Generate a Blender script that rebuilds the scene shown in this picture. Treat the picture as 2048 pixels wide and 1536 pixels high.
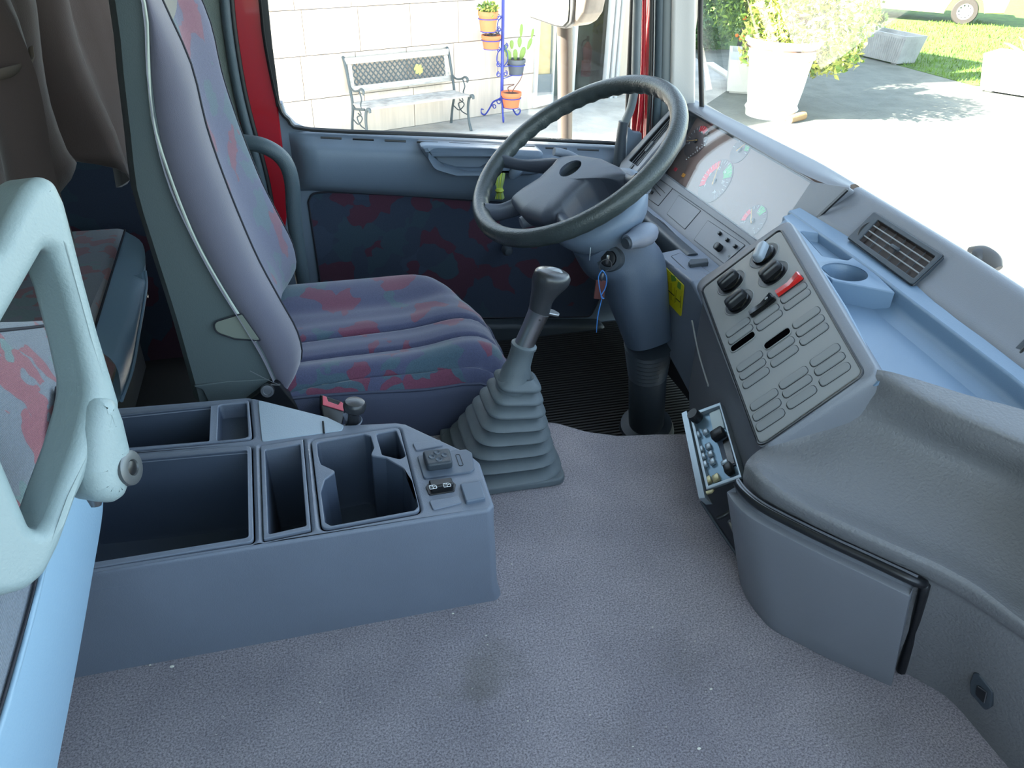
import bpy, bmesh, math, random
from mathutils import Vector, Matrix
random.seed(7)
V = Vector
C = bpy.context.scene.collection
for o in list(bpy.data.objects): bpy.data.objects.remove(o)
SC = bpy.context.scene
# ------------------------------------------------------------------ camera
FPX = 1538.0
_p, _a, _r = math.radians(32.4), math.radians(15.35), math.radians(1.5)
CAM = V((0, 0, .82))
FW = V((math.sin(_a)*math.cos(_p), math.cos(_a)*math.cos(_p), -math.sin(_p)))
_R0 = V((math.cos(_a), -math.sin(_a), 0)); _U0 = _R0.cross(FW)
RT = _R0*math.cos(_r)+_U0*math.sin(_r); UP = _U0*math.cos(_r)-_R0*math.sin(_r)
cd = bpy.data.cameras.new('camera'); cam = bpy.data.objects.new('camera', cd); C.objects.link(cam)
cd.sensor_width = 36; cd.lens = FPX/2048*36; cd.clip_start = .02; cd.clip_end = 200
m = Matrix((RT, UP, -FW)).transposed().to_4x4(); m.translation = CAM; cam.matrix_world = m
SC.camera = cam
# ------------------------------------------------------------------ light
SUN_EL = 35
w = bpy.data.worlds.new('world'); SC.world = w; w.use_nodes = True
nt = w.node_tree; nt.nodes.clear()
sky = nt.nodes.new('ShaderNodeTexSky'); sky.sky_type = 'NISHITA'; sky.sun_disc = False
sky.sun_elevation = math.radians(SUN_EL); sky.sun_rotation = math.radians(270); sky.air_density = 1.0; sky.dust_density = 1.5
bg = nt.nodes.new('ShaderNodeBackground'); bg.inputs[1].default_value = .24
wo = nt.nodes.new('ShaderNodeOutputWorld'); tint = nt.nodes.new('ShaderNodeMixRGB'); tint.blend_type = 'MULTIPLY'; tint.inputs[0].default_value = 1; tint.inputs[2].default_value = (.94, 1.035, .985, 1)
hs = nt.nodes.new('ShaderNodeHueSaturation'); hs.inputs['Saturation'].default_value = .68
nt.links.new(sky.outputs[0], hs.inputs['Color']); nt.links.new(hs.outputs[0], tint.inputs[1]); nt.links.new(tint.outputs[0], bg.inputs[0]); nt.links.new(bg.outputs[0], wo.inputs[0])
sd = bpy.data.lights.new('sun', 'SUN'); sd.energy = 15; sd.angle = .01; sd.color = (1, .93, .82)
sun = bpy.data.objects.new('sun', sd); C.objects.link(sun)
sdir = V((math.cos(math.radians(SUN_EL))*.999, math.cos(math.radians(SUN_EL))*.027, -math.sin(math.radians(SUN_EL))))
sun.rotation_euler = sdir.to_track_quat('-Z', 'Y').to_euler()
SC.view_settings.view_transform = 'Standard'; SC.view_settings.look = 'None'; SC.view_settings.gamma = 1
SC.view_settings.use_curve_mapping = False
SC.view_settings.exposure = 2.18
# ------------------------------------------------------------------ measuring helper
def ray(x, y): return FW*FPX+RT*(x-1024)-UP*(y-768)
def at(x, y, X=None, Y=None, Z=None, n=None, q=None):
    """world point on a true plane (X=, Y=, Z= or n,q) seen at photo pixel x,y"""
    d = ray(x, y)
    if X is not None: t = (X-CAM.x)/d.x
    elif Y is not None: t = (Y-CAM.y)/d.y
    elif Z is not None: t = (Z-CAM.z)/d.z
    else: n = V(n); t = n.dot(V(q)-CAM)/n.dot(d)
    return CAM+d*t
# ------------------------------------------------------------------ object helpers
OFF = {}
def thing(name, label, cat, loc=(0, 0, 0), group=None):
    o = bpy.data.objects.new(name, None); C.objects.link(o); o.location = loc; o.empty_display_size = .05
    o['label'] = label; o['category'] = cat
    if group: o['group'] = group
    OFF[o.name] = V(loc)
    return o
def tag(o, label, cat, group=None):
    o['label'] = label; o['category'] = cat
    if group: o['group'] = group
    return o
def struct(o, label=None):
    o['kind'] = 'structure'
    if label: o['label'] = label
    return o
def link(name, me, mat, parent=None, ang=35):
    o = bpy.data.objects.new(name, me); C.objects.link(o)
    if mat is not None and not me.materials:
        for mm in (mat if isinstance(mat, (list, tuple)) else [mat]): me.materials.append(mm)
    if len(me.polygons):
        me.polygons.foreach_set('use_smooth', [True]*len(me.polygons))
        me.set_sharp_from_angle(angle=math.radians(ang))
    if parent is not None:
        o.parent = parent
        if parent.name in OFF: o.matrix_parent_inverse = Matrix.Translation(-OFF[parent.name])
    return o
def mesh(name, vs, fs, mat, parent=None, ang=35, mi=None, fix=True):
    me = bpy.data.meshes.new(name); me.from_pydata([tuple(v) for v in vs], [], fs); me.update()
    if mi: me.polygons.foreach_set('material_index', mi)
    if fix:
        b = bmesh.new(); b.from_mesh(me); bmesh.ops.recalc_face_normals(b, faces=b.faces); b.to_mesh(me); b.free()
    return link(name, me, mat, parent, ang)
def bevel(o, wd, seg=3, ang=30):
    mo = o.modifiers.new('bevel', 'BEVEL'); mo.width = wd; mo.segments = seg; mo.limit_method = 'ANGLE'; mo.angle_limit = math.radians(ang)
    mo.harden_normals = False
    return o
def solid(o, th, off=-1):
    mo = o.modifiers.new('solid', 'SOLIDIFY'); mo.thickness = th; mo.offset = off
    return o
def cutby(o, cutters):
    for c in cutters:
        mo = o.modifiers.new('cut', 'BOOLEAN'); mo.operation = 'DIFFERENCE'; mo.object = c; mo.solver = 'EXACT'
    bpy.context.view_layer.update()
    dg = bpy.context.evaluated_depsgraph_get()
    me = bpy.data.meshes.new_from_object(o.evaluated_get(dg))
    mats = [m_ for m_ in o.data.materials]
    o.modifiers.clear(); o.data = me
    if not me.materials:
        for m_ in mats: me.materials.append(m_)
    for c in cutters: bpy.data.objects.remove(c)
    me.set_sharp_from_angle(angle=math.radians(30))
    return o
def rnd(pts, r=.01, seg=4):
    """round the corners of a 2D loop"""
    out = []; n = len(pts)
    for i in range(n):
        rr = r[i] if isinstance(r, (list, tuple)) else r
        p0, p, p1 = V(pts[i-1][:2]), V(pts[i][:2]), V(pts[(i+1) % n][:2])
        a, b = p0-p, p1-p; la, lb = a.length, b.length
        if rr <= 0 or la < 1e-6 or lb < 1e-6: out.append(p); continue
        a /= la; b /= lb
        half = a.angle(b, math.pi)/2
        if half > math.radians(87): out.append(p); continue
        t = min(rr/math.tan(half), la*.48, lb*.48)
        pa, pb = p+a*t, p+b*t
        for k in range(seg+1):
            s = k/seg
            out.append(pa*(1-s)**2+p*2*s*(1-s)+pb*s*s)
    return out
class Fr:
    """plane frame: origin o, axes u,v, normal n"""
    def __init__(s, o, u, v=None, n=None):
        s.o = V(o); s.u = V(u).normalized()
        if n is not None: s.n = V(n).normalized(); s.u = (s.u-s.n*s.u.dot(s.n)).normalized(); s.v = s.n.cross(s.u)
        else: v = V(v); s.v = (v-s.u*v.dot(s.u)).normalized(); s.n = s.u.cross(s.v)
    def P(s, x, y, h=0): return s.o+s.u*x+s.v*y+s.n*h
    def px(s, x, y, h=0):
        q = at(x, y, n=s.n, q=s.o+s.n*h)-s.o; return V((q.dot(s.u), q.dot(s.v)))
    def pl(s, lst, h=0): return [s.px(a, b, h) for a, b in lst]
    def mat(s):
        m_ = Matrix((s.u, s.v, s.n)).transposed().to_4x4(); m_.translation = s.o; return m_
FZ = lambda z: Fr((0, 0, z), (1, 0, 0), (0, 1, 0))
def plate(name, fr, outer, holes, th, bev, mat, parent=None, top=0.0, ang=40, res=2):
    """flat slab in frame fr with holes; its upper face lies at height top along the normal"""
    cu = bpy.data.curves.new(name, 'CURVE'); cu.dimensions = '2D'; cu.fill_mode = 'BOTH'
    cu.extrude = max(th/2-bev, 1e-5); cu.bevel_depth = bev; cu.bevel_resolution = res; cu.offset = -bev
    for lp in [outer]+list(holes):
        sp = cu.splines.new('POLY'); sp.points.add(len(lp)-1)
        for i, q in enumerate(lp): sp.points[i].co = (q[0], q[1], 0, 1)
        sp.use_cyclic_u = True
    ob = bpy.data.objects.new(name, cu); me = bpy.data.meshes.new_from_object(ob)
    bpy.data.objects.remove(ob); bpy.data.curves.remove(cu)
    me.name = name; me.materials.clear()
    me.transform(fr.mat() @ Matrix.Translation((0, 0, top-th/2)))
    b = bmesh.new(); b.from_mesh(me); bmesh.ops.remove_doubles(b, verts=b.verts, dist=1e-6); b.to_mesh(me); b.free()
    o = link(name, me, mat, parent, ang)
    if bev > 0:
        mo = o.modifiers.new('normals', 'WEIGHTED_NORMAL'); mo.keep_sharp = True; mo.weight = 100
    return o
def text(name, body, fr, x, y, size, th, mat, parent=None, rot=0.0, top=0.0):
    cu = bpy.data.curves.new(name, 'FONT'); cu.body = body; cu.size = size; cu.extrude = th; cu.align_x = 'CENTER'; cu.align_y = 'CENTER'
    ob = bpy.data.objects.new(name, cu); me = bpy.data.meshes.new_from_object(ob); bpy.data.objects.remove(ob); bpy.data.curves.remove(cu)
    me.materials.clear(); me.transform(fr.mat() @ Matrix.Translation((x, y, top)) @ Matrix.Rotation(rot, 4, 'Z'))
    return link(name, me, mat, parent)
def well(name, fr, loop, depth, mat, parent=None, taper=.92, top=0.0, rim=.002, cut=0, bot=True):
    """pocket: rounded lip, tapering walls and a floor, going down from height top"""
    c = sum((V(q[:2]) for q in loop), V((0, 0)))/len(loop)
    rings = [(1.0, 0, rim), (1.0, -rim*1.2, 0), ((1+taper)/2, -depth*.5, 0), (taper, -depth+.006, 0), (taper*.96, -depth, 0)]
    vs, fs = [], []; n = len(loop)
    for s, h, ex in rings:
        for q in loop:
            d = V(q[:2])-c; l = d.length or 1
            d = d*s+d/l*ex
            vs.append(fr.P(c.x+d.x, c.y+d.y, top+h))
    for k in range(len(rings)-1):
        for i in range(n): fs.append([k*n+i, k*n+(i+1) % n, (k+1)*n+(i+1) % n, (k+1)*n+i])
    if bot: fs.append([(len(rings)-1)*n+i for i in range(n)])
    return mesh(name, vs, fs, mat, parent, 50, fix=False)
def cr(p0, p1, p2, p3, t):
    return .5*((2*p1)+(-p0+p2)*t+(2*p0-5*p1+4*p2-p3)*t*t+(-p0+3*p1-3*p2+p3)*t**3)
def spline(pts, n, closed=False):
    """catmull-rom through pts with n steps per span"""
    out = []; L = len(pts)
    for i in range(L if closed else L-1):
        g = (lambda k: pts[k % L]) if closed else (lambda k: pts[max(0, min(L-1, k))])
        a, b, c, d = g(i-1), g(i), g(i+1), g(i+2)
        if not closed:
            if i == 0: a = b*2-c
            if i == L-2: d = c*2-b
        for k in range(n): out.append(cr(a, b, c, d, k/n))
    if not closed: out.append(pts[-1].copy() if hasattr(pts[-1], 'copy') else pts[-1])
    return out
def patch(name, grid, mat, parent=None, su=4, sv=4, th=0, ang=50, closed=False, mi=None):
    rows = [spline([V(p) for p in r], su, closed) for r in grid]
    nc = len(rows[0]); cols = [spline([r[j] for r in rows], sv) for j in range(nc)]
    nr = len(cols[0]); vs = [cols[j][i] for i in range(nr) for j in range(nc)]; fs = []
    for i in range(nr-1):
        for j in range(nc if closed else nc-1):
            fs.append([i*nc+j, i*nc+(j+1) % nc, (i+1)*nc+(j+1) % nc, (i+1)*nc+j])
    o = mesh(name, vs, fs, mat, parent, ang, fix=False)
    if th: solid(o, th, 1 if th < 0 else -1); o.modifiers[-1].thickness = abs(th)
    return o
def tube(name, pts, rad, mat, parent=None, res=10, closed=False, steps=4, flat=1.0, up=None, caps=True, ang=60):
    pts = [V(p) for p in pts]
    P_ = spline(pts, steps, closed) if steps > 1 else pts
    if isinstance(rad, (int, float)): R_ = [rad]*len(P_)
    else:
        rr = [V((r, 0)) for r in rad]; R_ = [max(1e-4, q.x) for q in (spline(rr, steps, closed) if steps > 1 else rr)]
    n = len(P_); vs, fs = [], []; prev = None
    for i in range(n):
        a = P_[i-1] if (i > 0 or closed) else P_[i]; b = P_[(i+1) % n] if (i < n-1 or closed) else P_[i]
        t = (b-a).normalized() if (b-a).length > 1e-9 else V((0, 0, 1))
        if up is not None: x = V(up).cross(t).normalized()
        elif prev is None: x = t.orthogonal().normalized()
        else: x = (prev-t*prev.dot(t)).normalized()
        prev = x; y = t.cross(x)
        for k in range(res):
            an = 2*math.pi*k/res
            vs.append(P_[i]+(x*math.cos(an)+y*math.sin(an)*flat)*R_[i])
    for i in range(n if closed else n-1):
        for k in range(res):
            fs.append([i*res+k, i*res+(k+1) % res, ((i+1) % n)*res+(k+1) % res, ((i+1) % n)*res+k])
    if caps and not closed: fs.append(list(range(res))[::-1]); fs.append([(n-1)*res+k for k in range(res)])
    return mesh(name, vs, fs, mat, parent, ang)
def lathe(name, prof, o, axis, mat, parent=None, seg=28, sx=1.0, u=None, ang=35, start=0, sweep=360):
    o = V(o); ax = V(axis).normalized(); u = (V(u)-ax*V(u).dot(ax)).normalized() if u is not None else ax.orthogonal().normalized(); v = ax.cross(u)
    full = sweep >= 360; m_ = seg if full else seg+1
    vs = [o+ax*h+u*(r*math.cos(a))+v*(r*sx*math.sin(a)) for r, h in prof for a in [math.radians(start)+math.radians(sweep)*k/seg for k in range(m_)]]
    fs = []
    for i in range(len(prof)-1):
        for k in range(seg): fs.append([i*m_+k, i*m_+(k+1) % m_, (i+1)*m_+(k+1) % m_, (i+1)*m_+k])
    if full:
        if prof[0][0] > 1e-5: fs.append(list(range(m_))[::-1])
        if prof[-1][0] > 1e-5: fs.append([(len(prof)-1)*m_+k for k in range(m_)])
    ob = mesh(name, vs, fs, mat, parent, ang)
    b = bmesh.new(); b.from_mesh(ob.data); bmesh.ops.remove_doubles(b, verts=b.verts, dist=1e-5); bmesh.ops.recalc_face_normals(b, faces=b.faces); b.to_mesh(ob.data); b.free()
    ob.data.polygons.foreach_set('use_smooth', [True]*len(ob.data.polygons)); ob.data.set_sharp_from_angle(angle=math.radians(ang))
    return ob
def box(name, c, s, mat, parent=None, bev=.002, fr=None, seg=2):
    """box centred at c with size s, optionally in frame fr"""
    fr = fr or FZ(0)
    b = bmesh.new(); bmesh.ops.create_cube(b, size=1)
    bmesh.ops.scale(b, vec=s, verts=b.verts)
    if bev: bmesh.ops.bevel(b, geom=b.edges[:], offset=min(bev, min(s)*.45), segments=seg, affect='EDGES', profile=.5)
    me = bpy.data.meshes.new(name); b.to_mesh(me); b.free()
    me.transform(fr.mat() @ Matrix.Translation(V(c)))
    return link(name, me, mat, parent)
def loft(name, rings, mat, parent=None, caps=True, ang=40, su=1, mi=None, sv=1):
    if sv > 1:
        n0 = len(rings[0]); cols = [spline([V(r[j]) for r in rings], sv) for j in range(n0)]
        rings = [[cols[j][i] for j in range(n0)] for i in range(len(cols[0]))]
    n = len(rings[0]); vs = [p for r in rings for p in r]; fs = []
    for i in range(len(rings)-1):
        for k in range(n): fs.append([i*n+k, i*n+(k+1) % n, (i+1)*n+(k+1) % n, (i+1)*n+k])
    if caps: fs.append(list(range(n))[::-1]); fs.append([(len(rings)-1)*n+k for k in range(n)])
    return mesh(name, vs, fs, mat, parent, ang)
def slot(L, W, seg=5):
    """stadium-like rounded bar outline, centred"""
    return rnd([(-L/2, -W/2), (L/2, -W/2), (L/2, W/2), (-L/2, W/2)], W*.42, seg)
def shift(lp, x, y, a=0):
    c, s = math.cos(a), math.sin(a); return [V((q[0]*c-q[1]*s+x, q[0]*s+q[1]*c+y)) for q in lp]
def rename(o, n): o.name = n; return o
# ------------------------------------------------------------------ materials
def s2l(c): return tuple(((x/255)/12.92 if x/255 <= .04045 else ((x/255+.055)/1.055)**2.4) for x in c)+(1,)
def mat(name, col, rough=.5, metal=0, bump=0, bscale=400, var=0, vscale=6, spec=.5, coat=0, emit=None, trans=0, sub=0, stretch=None, sheen=0):
    M = bpy.data.materials.new(name); M.use_nodes = True; t = M.node_tree; b = t.nodes['Principled BSDF']
    b.inputs['Base Color'].default_value = s2l(col); b.inputs['Roughness'].default_value = rough; b.inputs['Metallic'].default_value = metal
    b.inputs['Specular IOR Level'].default_value = spec; b.inputs['Coat Weight'].default_value = coat; b.inputs['Coat Roughness'].default_value = .05
    if sheen: b.inputs['Sheen Weight'].default_value = sheen
    tc = t.nodes.new('ShaderNodeTexCoord')
    if bump:
        nz = t.nodes.new('ShaderNodeTexNoise'); nz.inputs['Scale'].default_value = bscale; nz.inputs['Detail'].default_value = 3
        t.links.new(tc.outputs['Object'], nz.inputs['Vector'])
        bu = t.nodes.new('ShaderNodeBump'); bu.inputs['Strength'].default_value = bump; bu.inputs['Distance'].default_value = .6/bscale
        t.links.new(nz.outputs[0], bu.inputs['Height']); t.links.new(bu.outputs[0], b.inputs['Normal'])
    if var:
        n2 = t.nodes.new('ShaderNodeTexNoise'); n2.inputs['Scale'].default_value = vscale; n2.inputs['Detail'].default_value = 5; n2.inputs['Roughness'].default_value = .6
        if stretch:
            mp = t.nodes.new('ShaderNodeMapping'); mp.inputs['Scale'].default_value = stretch
            t.links.new(tc.outputs['Object'], mp.inputs['Vector']); t.links.new(mp.outputs[0], n2.inputs['Vector'])
        else: t.links.new(tc.outputs['Object'], n2.inputs['Vector'])
        r = t.nodes.new('ShaderNodeValToRGB'); c = s2l(col)
        r.color_ramp.elements[0].position = .3; r.color_ramp.elements[1].position = .7
        r.color_ramp.elements[0].color = tuple(x*(1-var) for x in c[:3])+(1,); r.color_ramp.elements[1].color = tuple(min(1, x*(1+var)) for x in c[:3])+(1,)
        t.links.new(n2.outputs[0], r.inputs[0]); t.links.new(r.outputs[0], b.inputs['Base Color'])
    if emit: b.inputs['Emission Color'].default_value = s2l(emit); b.inputs['Emission Strength'].default_value = 1
    if sub: b.inputs['Subsurface Weight'].default_value = sub
    return M
def fabric(name, base, c1, c2, scale=13, rough=.95, amt=.5):
    M = bpy.data.materials.new(name); M.use_nodes = True; t = M.node_tree; b = t.nodes['Principled BSDF']; N = t.nodes.new; Lk = t.links.new
    b.inputs['Roughness'].default_value = rough; b.inputs['Specular IOR Level'].default_value = .15; b.inputs['Sheen Weight'].default_value = .35
    tc = N('ShaderNodeTexCoord'); nz = N('ShaderNodeTexNoise'); nz.inputs['Scale'].default_value = scale*.8; nz.inputs['Detail'].default_value = 2
    Lk(tc.outputs['Object'], nz.inputs['Vector'])
    mx = N('ShaderNodeMixRGB'); mx.blend_type = 'ADD'; mx.inputs[0].default_value = .09; Lk(tc.outputs['Object'], mx.inputs[1]); Lk(nz.outputs['Color'], mx.inputs[2])
    vo = N('ShaderNodeTexVoronoi'); vo.inputs['Scale'].default_value = scale; Lk(mx.outputs[0], vo.inputs['Vector'])
    sp = N('ShaderNodeSeparateColor'); Lk(vo.outputs['Color'], sp.inputs[0])
    r = N('ShaderNodeValToRGB'); r.color_ramp.interpolation = 'CONSTANT'; e = r.color_ramp.elements
    e[0].position = 0; e[0].color = s2l(base); e[1].position = amt; e[1].color = s2l(c1)
    x = e.new(amt+.27); x.color = s2l(c2); x = e.new(amt+.42); x.color = tuple(v*1.15 for v in s2l(base)[:3])+(1,)
    Lk(sp.outputs[0], r.inputs[0])
    # fine weave: light and dark threads
    wv = N('ShaderNodeTexWave'); wv.inputs['Scale'].default_value = 700; wv.inputs['Distortion'].default_value = 1.5; Lk(tc.outputs['Object'], wv.inputs['Vector'])
    n2 = N('ShaderNodeTexNoise'); n2.inputs['Scale'].default_value = 500; Lk(tc.outputs['Object'], n2.inputs['Vector'])
    m2 = N('ShaderNodeMixRGB'); m2.blend_type = 'OVERLAY'; m2.inputs[0].default_value = .35; Lk(r.outputs[0], m2.inputs[1]); Lk(n2.outputs[0], m2.inputs[2]); Lk(m2.outputs[0], b.inputs['Base Color'])
    bu = N('ShaderNodeBump'); bu.inputs['Strength'].default_value = .35; bu.inputs['Distance'].default_value = .0015
    ad = N('ShaderNodeMath'); ad.operation = 'ADD'; Lk(wv.outputs[1], ad.inputs[0]); Lk(n2.outputs[0], ad.inputs[1]); Lk(ad.outputs[0], bu.inputs['Height']); Lk(bu.outputs[0], b.inputs['Normal'])
    return M
def glassm(name, tint=(1, 1, 1), refl=1.0, haze=0.0, ior=1.45):
    M = bpy.data.materials.new(name); M.use_nodes = True; t = M.node_tree; t.nodes.clear(); N = t.nodes.new
    tr = N('ShaderNodeBsdfTransparent'); tr.inputs[0].default_value = (*tint, 1)
    gl = N('ShaderNodeBsdfGlossy'); gl.inputs['Roughness'].default_value = .015
    fr = N('ShaderNodeFresnel'); ge = N('ShaderNodeNewGeometry'); mr = N('ShaderNodeMapRange')
    mr.inputs['To Min'].default_value = ior; mr.inputs['To Max'].default_value = 1/ior; t.links.new(ge.outputs['Backfacing'], mr.inputs['Value']); t.links.new(mr.outputs[0], fr.inputs[0])
    mx = N('ShaderNodeMixShader'); t.links.new(fr.outputs[0], mx.inputs[0]); t.links.new(tr.outputs[0], mx.inputs[1]); t.links.new(gl.outputs[0], mx.inputs[2])
    out = N('ShaderNodeOutputMaterial'); last = mx
    if haze:
        df = N('ShaderNodeBsdfTranslucent'); df.inputs[0].default_value = (1, 1, 1, 1)
        nz = N('ShaderNodeTexNoise'); nz.inputs['Scale'].default_value = 5; nz.inputs['Detail'].default_value = 8
        tc = N('ShaderNodeTexCoord'); t.links.new(tc.outputs['Object'], nz.inputs['Vector'])
        mu = N('ShaderNodeMath'); mu.operation = 'MULTIPLY'; mu.inputs[1].default_value = haze*2; t.links.new(nz.outputs[0], mu.inputs[0])
        m2 = N('ShaderNodeMixShader'); t.links.new(mu.outputs[0], m2.inputs[0]); t.links.new(mx.outputs[0], m2.inputs[1]); t.links.new(df.outputs[0], m2.inputs[2]); last = m2
    t.links.new(last.outputs[0], out.inputs[0])
    return M
M_dash = mat('dash_plastic', (114, 117, 124), .48, bump=.35, bscale=700, spec=.5)
M_dash2 = mat('console_plastic', (108, 116, 130), .5, bump=.3, bscale=600, var=.06, vscale=8, spec=.5)
M_pad = mat('grained_padding', (110, 111, 114), .5, bump=.5, bscale=260, spec=.5)
M_tray = mat('tray_plastic_sky_tint', (106, 128, 150), .38, bump=.2, bscale=700, spec=.5)  # same plastic as the dash, with the sky's blue put into its colour
M_panel = mat('switch_panel_plastic', (128, 130, 130), .45, bump=.12, bscale=900, spec=.5)
M_blank = mat('blank_cap_plastic', (122, 125, 126), .5, bump=.1, bscale=900)
M_dark = mat('dark_plastic', (52, 60, 68), .5, bump=.2, bscale=600)
M_black = mat('black_plastic', (22, 24, 28), .35)
M_blackg = mat('gloss_black_plastic', (14, 14, 16), .15)
M_well = mat('bin_plastic_shaded', (58, 68, 84), .5, bump=.15, bscale=600)  # console plastic with a darker colour standing in for shade inside pockets
M_shroud = mat('shroud_plastic', (74, 86, 102), .5, bump=.25, bscale=600)
M_door = mat('door_plastic', (100, 114, 130), .5, bump=.25, bscale=600)
M_wheel = mat('wheel_leather', (52, 60, 61), .36, bump=.4, bscale=300, var=.15, vscale=25)
M_hub = mat('wheel_hub_plastic', (74, 80, 92), .45, bump=.25, bscale=600)
M_boot = mat('boot_rubber', (88, 97, 102), .55, bump=.15, bscale=500, var=.1, vscale=18)
M_knob = mat('knob_leather', (44, 46, 50), .28, bump=.1, bscale=300)
M_chrome = mat('brushed_metal', (170, 170, 172), .28, metal=1)
M_bolt = mat('bolt_grey', (96, 100, 104), .45, metal=.6)
M_steel = mat('steel', (150, 152, 155), .35, metal=1)
M_arm = mat('armrest_plastic', (134, 150, 154), .45, bump=.3, bscale=420, var=.04, vscale=10)
M_vinyl = mat('seat_vinyl', (128, 156, 178), .42, bump=.15, bscale=350)
M_shell = mat('seat_shell_plastic', (80, 91, 94), .5, bump=.25, bscale=500)
M_bol = mat('bolster_cloth', (84, 83, 98), .85, bump=.4, bscale=900, var=.05, sheen=.4)
M_skirt = mat('seat_skirt_cloth', (62, 68, 88), .85, bump=.4, bscale=900)
M_fab = fabric('patterned_cloth', (74, 78, 104), (104, 60, 80), (68, 88, 102), 20, amt=.6)
M_fabd = fabric('door_cloth', (48, 58, 76), (72, 42, 58), (48, 64, 78), 16, amt=.55)
M_fabb = fabric('bunk_cloth', (100, 108, 120), (124, 74, 86), (92, 114, 118), 24, amt=.6)
M_pipe = mat('pale_piping', (170, 178, 170), .5)
M_seam = mat('dark_seam', (30, 32, 42), .8)
M_red = mat('red_paint', (158, 20, 34), .25, coat=.6)
M_rub = mat('rubber_seal', (28, 30, 32), .5)
M_trim = mat('grey_rubber_trim', (66, 80, 88), .5, bump=.4, bscale=500)
M_mesh = mat('side_trim_cloth', (120, 130, 126), .85, bump=.9, bscale=450)
M_pillar = mat('pillar_plastic', (178, 178, 176), .5, bump=.15, bscale=500)
M_pillard = mat('pillar_grey', (100, 108, 110), .55)
M_curt = mat('curtain_cloth', (84, 70, 66), .9, bump=.3, bscale=500, sheen=.3)
M_bin = mat('dark_interior', (26, 28, 34), .8)
M_white = mat('white_print', (225, 228, 230), .6)
M_terra = mat('terracotta', (218, 120, 78), .8, bump=.2, bscale=80)
M_grpot = mat('grey_pot_plastic', (80, 88, 98), .5)
M_blue = mat('blue_iron', (44, 58, 150), .4)
M_iron = mat('cast_iron', (70, 80, 84), .55)
M_benchw = mat('weathered_wood', (176, 172, 166), .7, var=.35, vscale=9, stretch=(1, 1, 8), bump=.3, bscale=60)
M_soil = mat('soil', (90, 72, 60), .95, bump=.5, bscale=80)
M_cact = mat('cactus_green', (120, 145, 70), .6)
M_leafg = mat('leaf_green', (110, 140, 50), .6, sub=0)
M_leafy = mat('leaf_yellow_green', (186, 190, 96), .55)
M_leafd = mat('leaf_dark', (70, 104, 40), .6)
M_orange = mat('orange_fruit', (230, 110, 30), .4)
M_conc = mat('concrete', (150, 152, 152), .9, var=.2, vscale=3, bump=.4, bscale=30)
M_concw = mat('white_concrete', (215, 212, 205), .8, bump=.2, bscale=30)
M_alu = mat('aluminium_frame', (205, 208, 210), .35, metal=.3)
M_glassd = glassm('pane_glass'); M_glassw = glassm('windscreen_glass', haze=.012)
M_tyre = mat('tyre', (46, 42, 38), .8)
M_van = mat('van_paint', (220, 212, 168), .35, coat=.5)
M_yel = mat('yellow_sticker', (190, 180, 20), .5)
M_redk = mat('red_switch', (196, 36, 34), .25, coat=.5)
M_green = mat('green_sector', (70, 165, 90), .5)
M_redp = mat('red_sector', (215, 40, 60), .5)
M_face = mat('gauge_face_reflection_tint', (126, 106, 100), .6)  # dark faces coloured warm pink for the beige wall mirrored in the glass
M_tell = mat('orange_lamp', (215, 150, 60), .5)
M_blueT = mat('blue_cable_tie', (70, 130, 200), .4)
M_leath = mat('brown_leather_tag', (88, 48, 46), .6)
M_yg = mat('yellow_green_ribbon', (160, 175, 60), .6)
M_radio = mat('radio_silver', (160, 172, 180), .3, metal=.6)
M_ext = mat('extinguisher_red', (170, 40, 40), .4)
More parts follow.
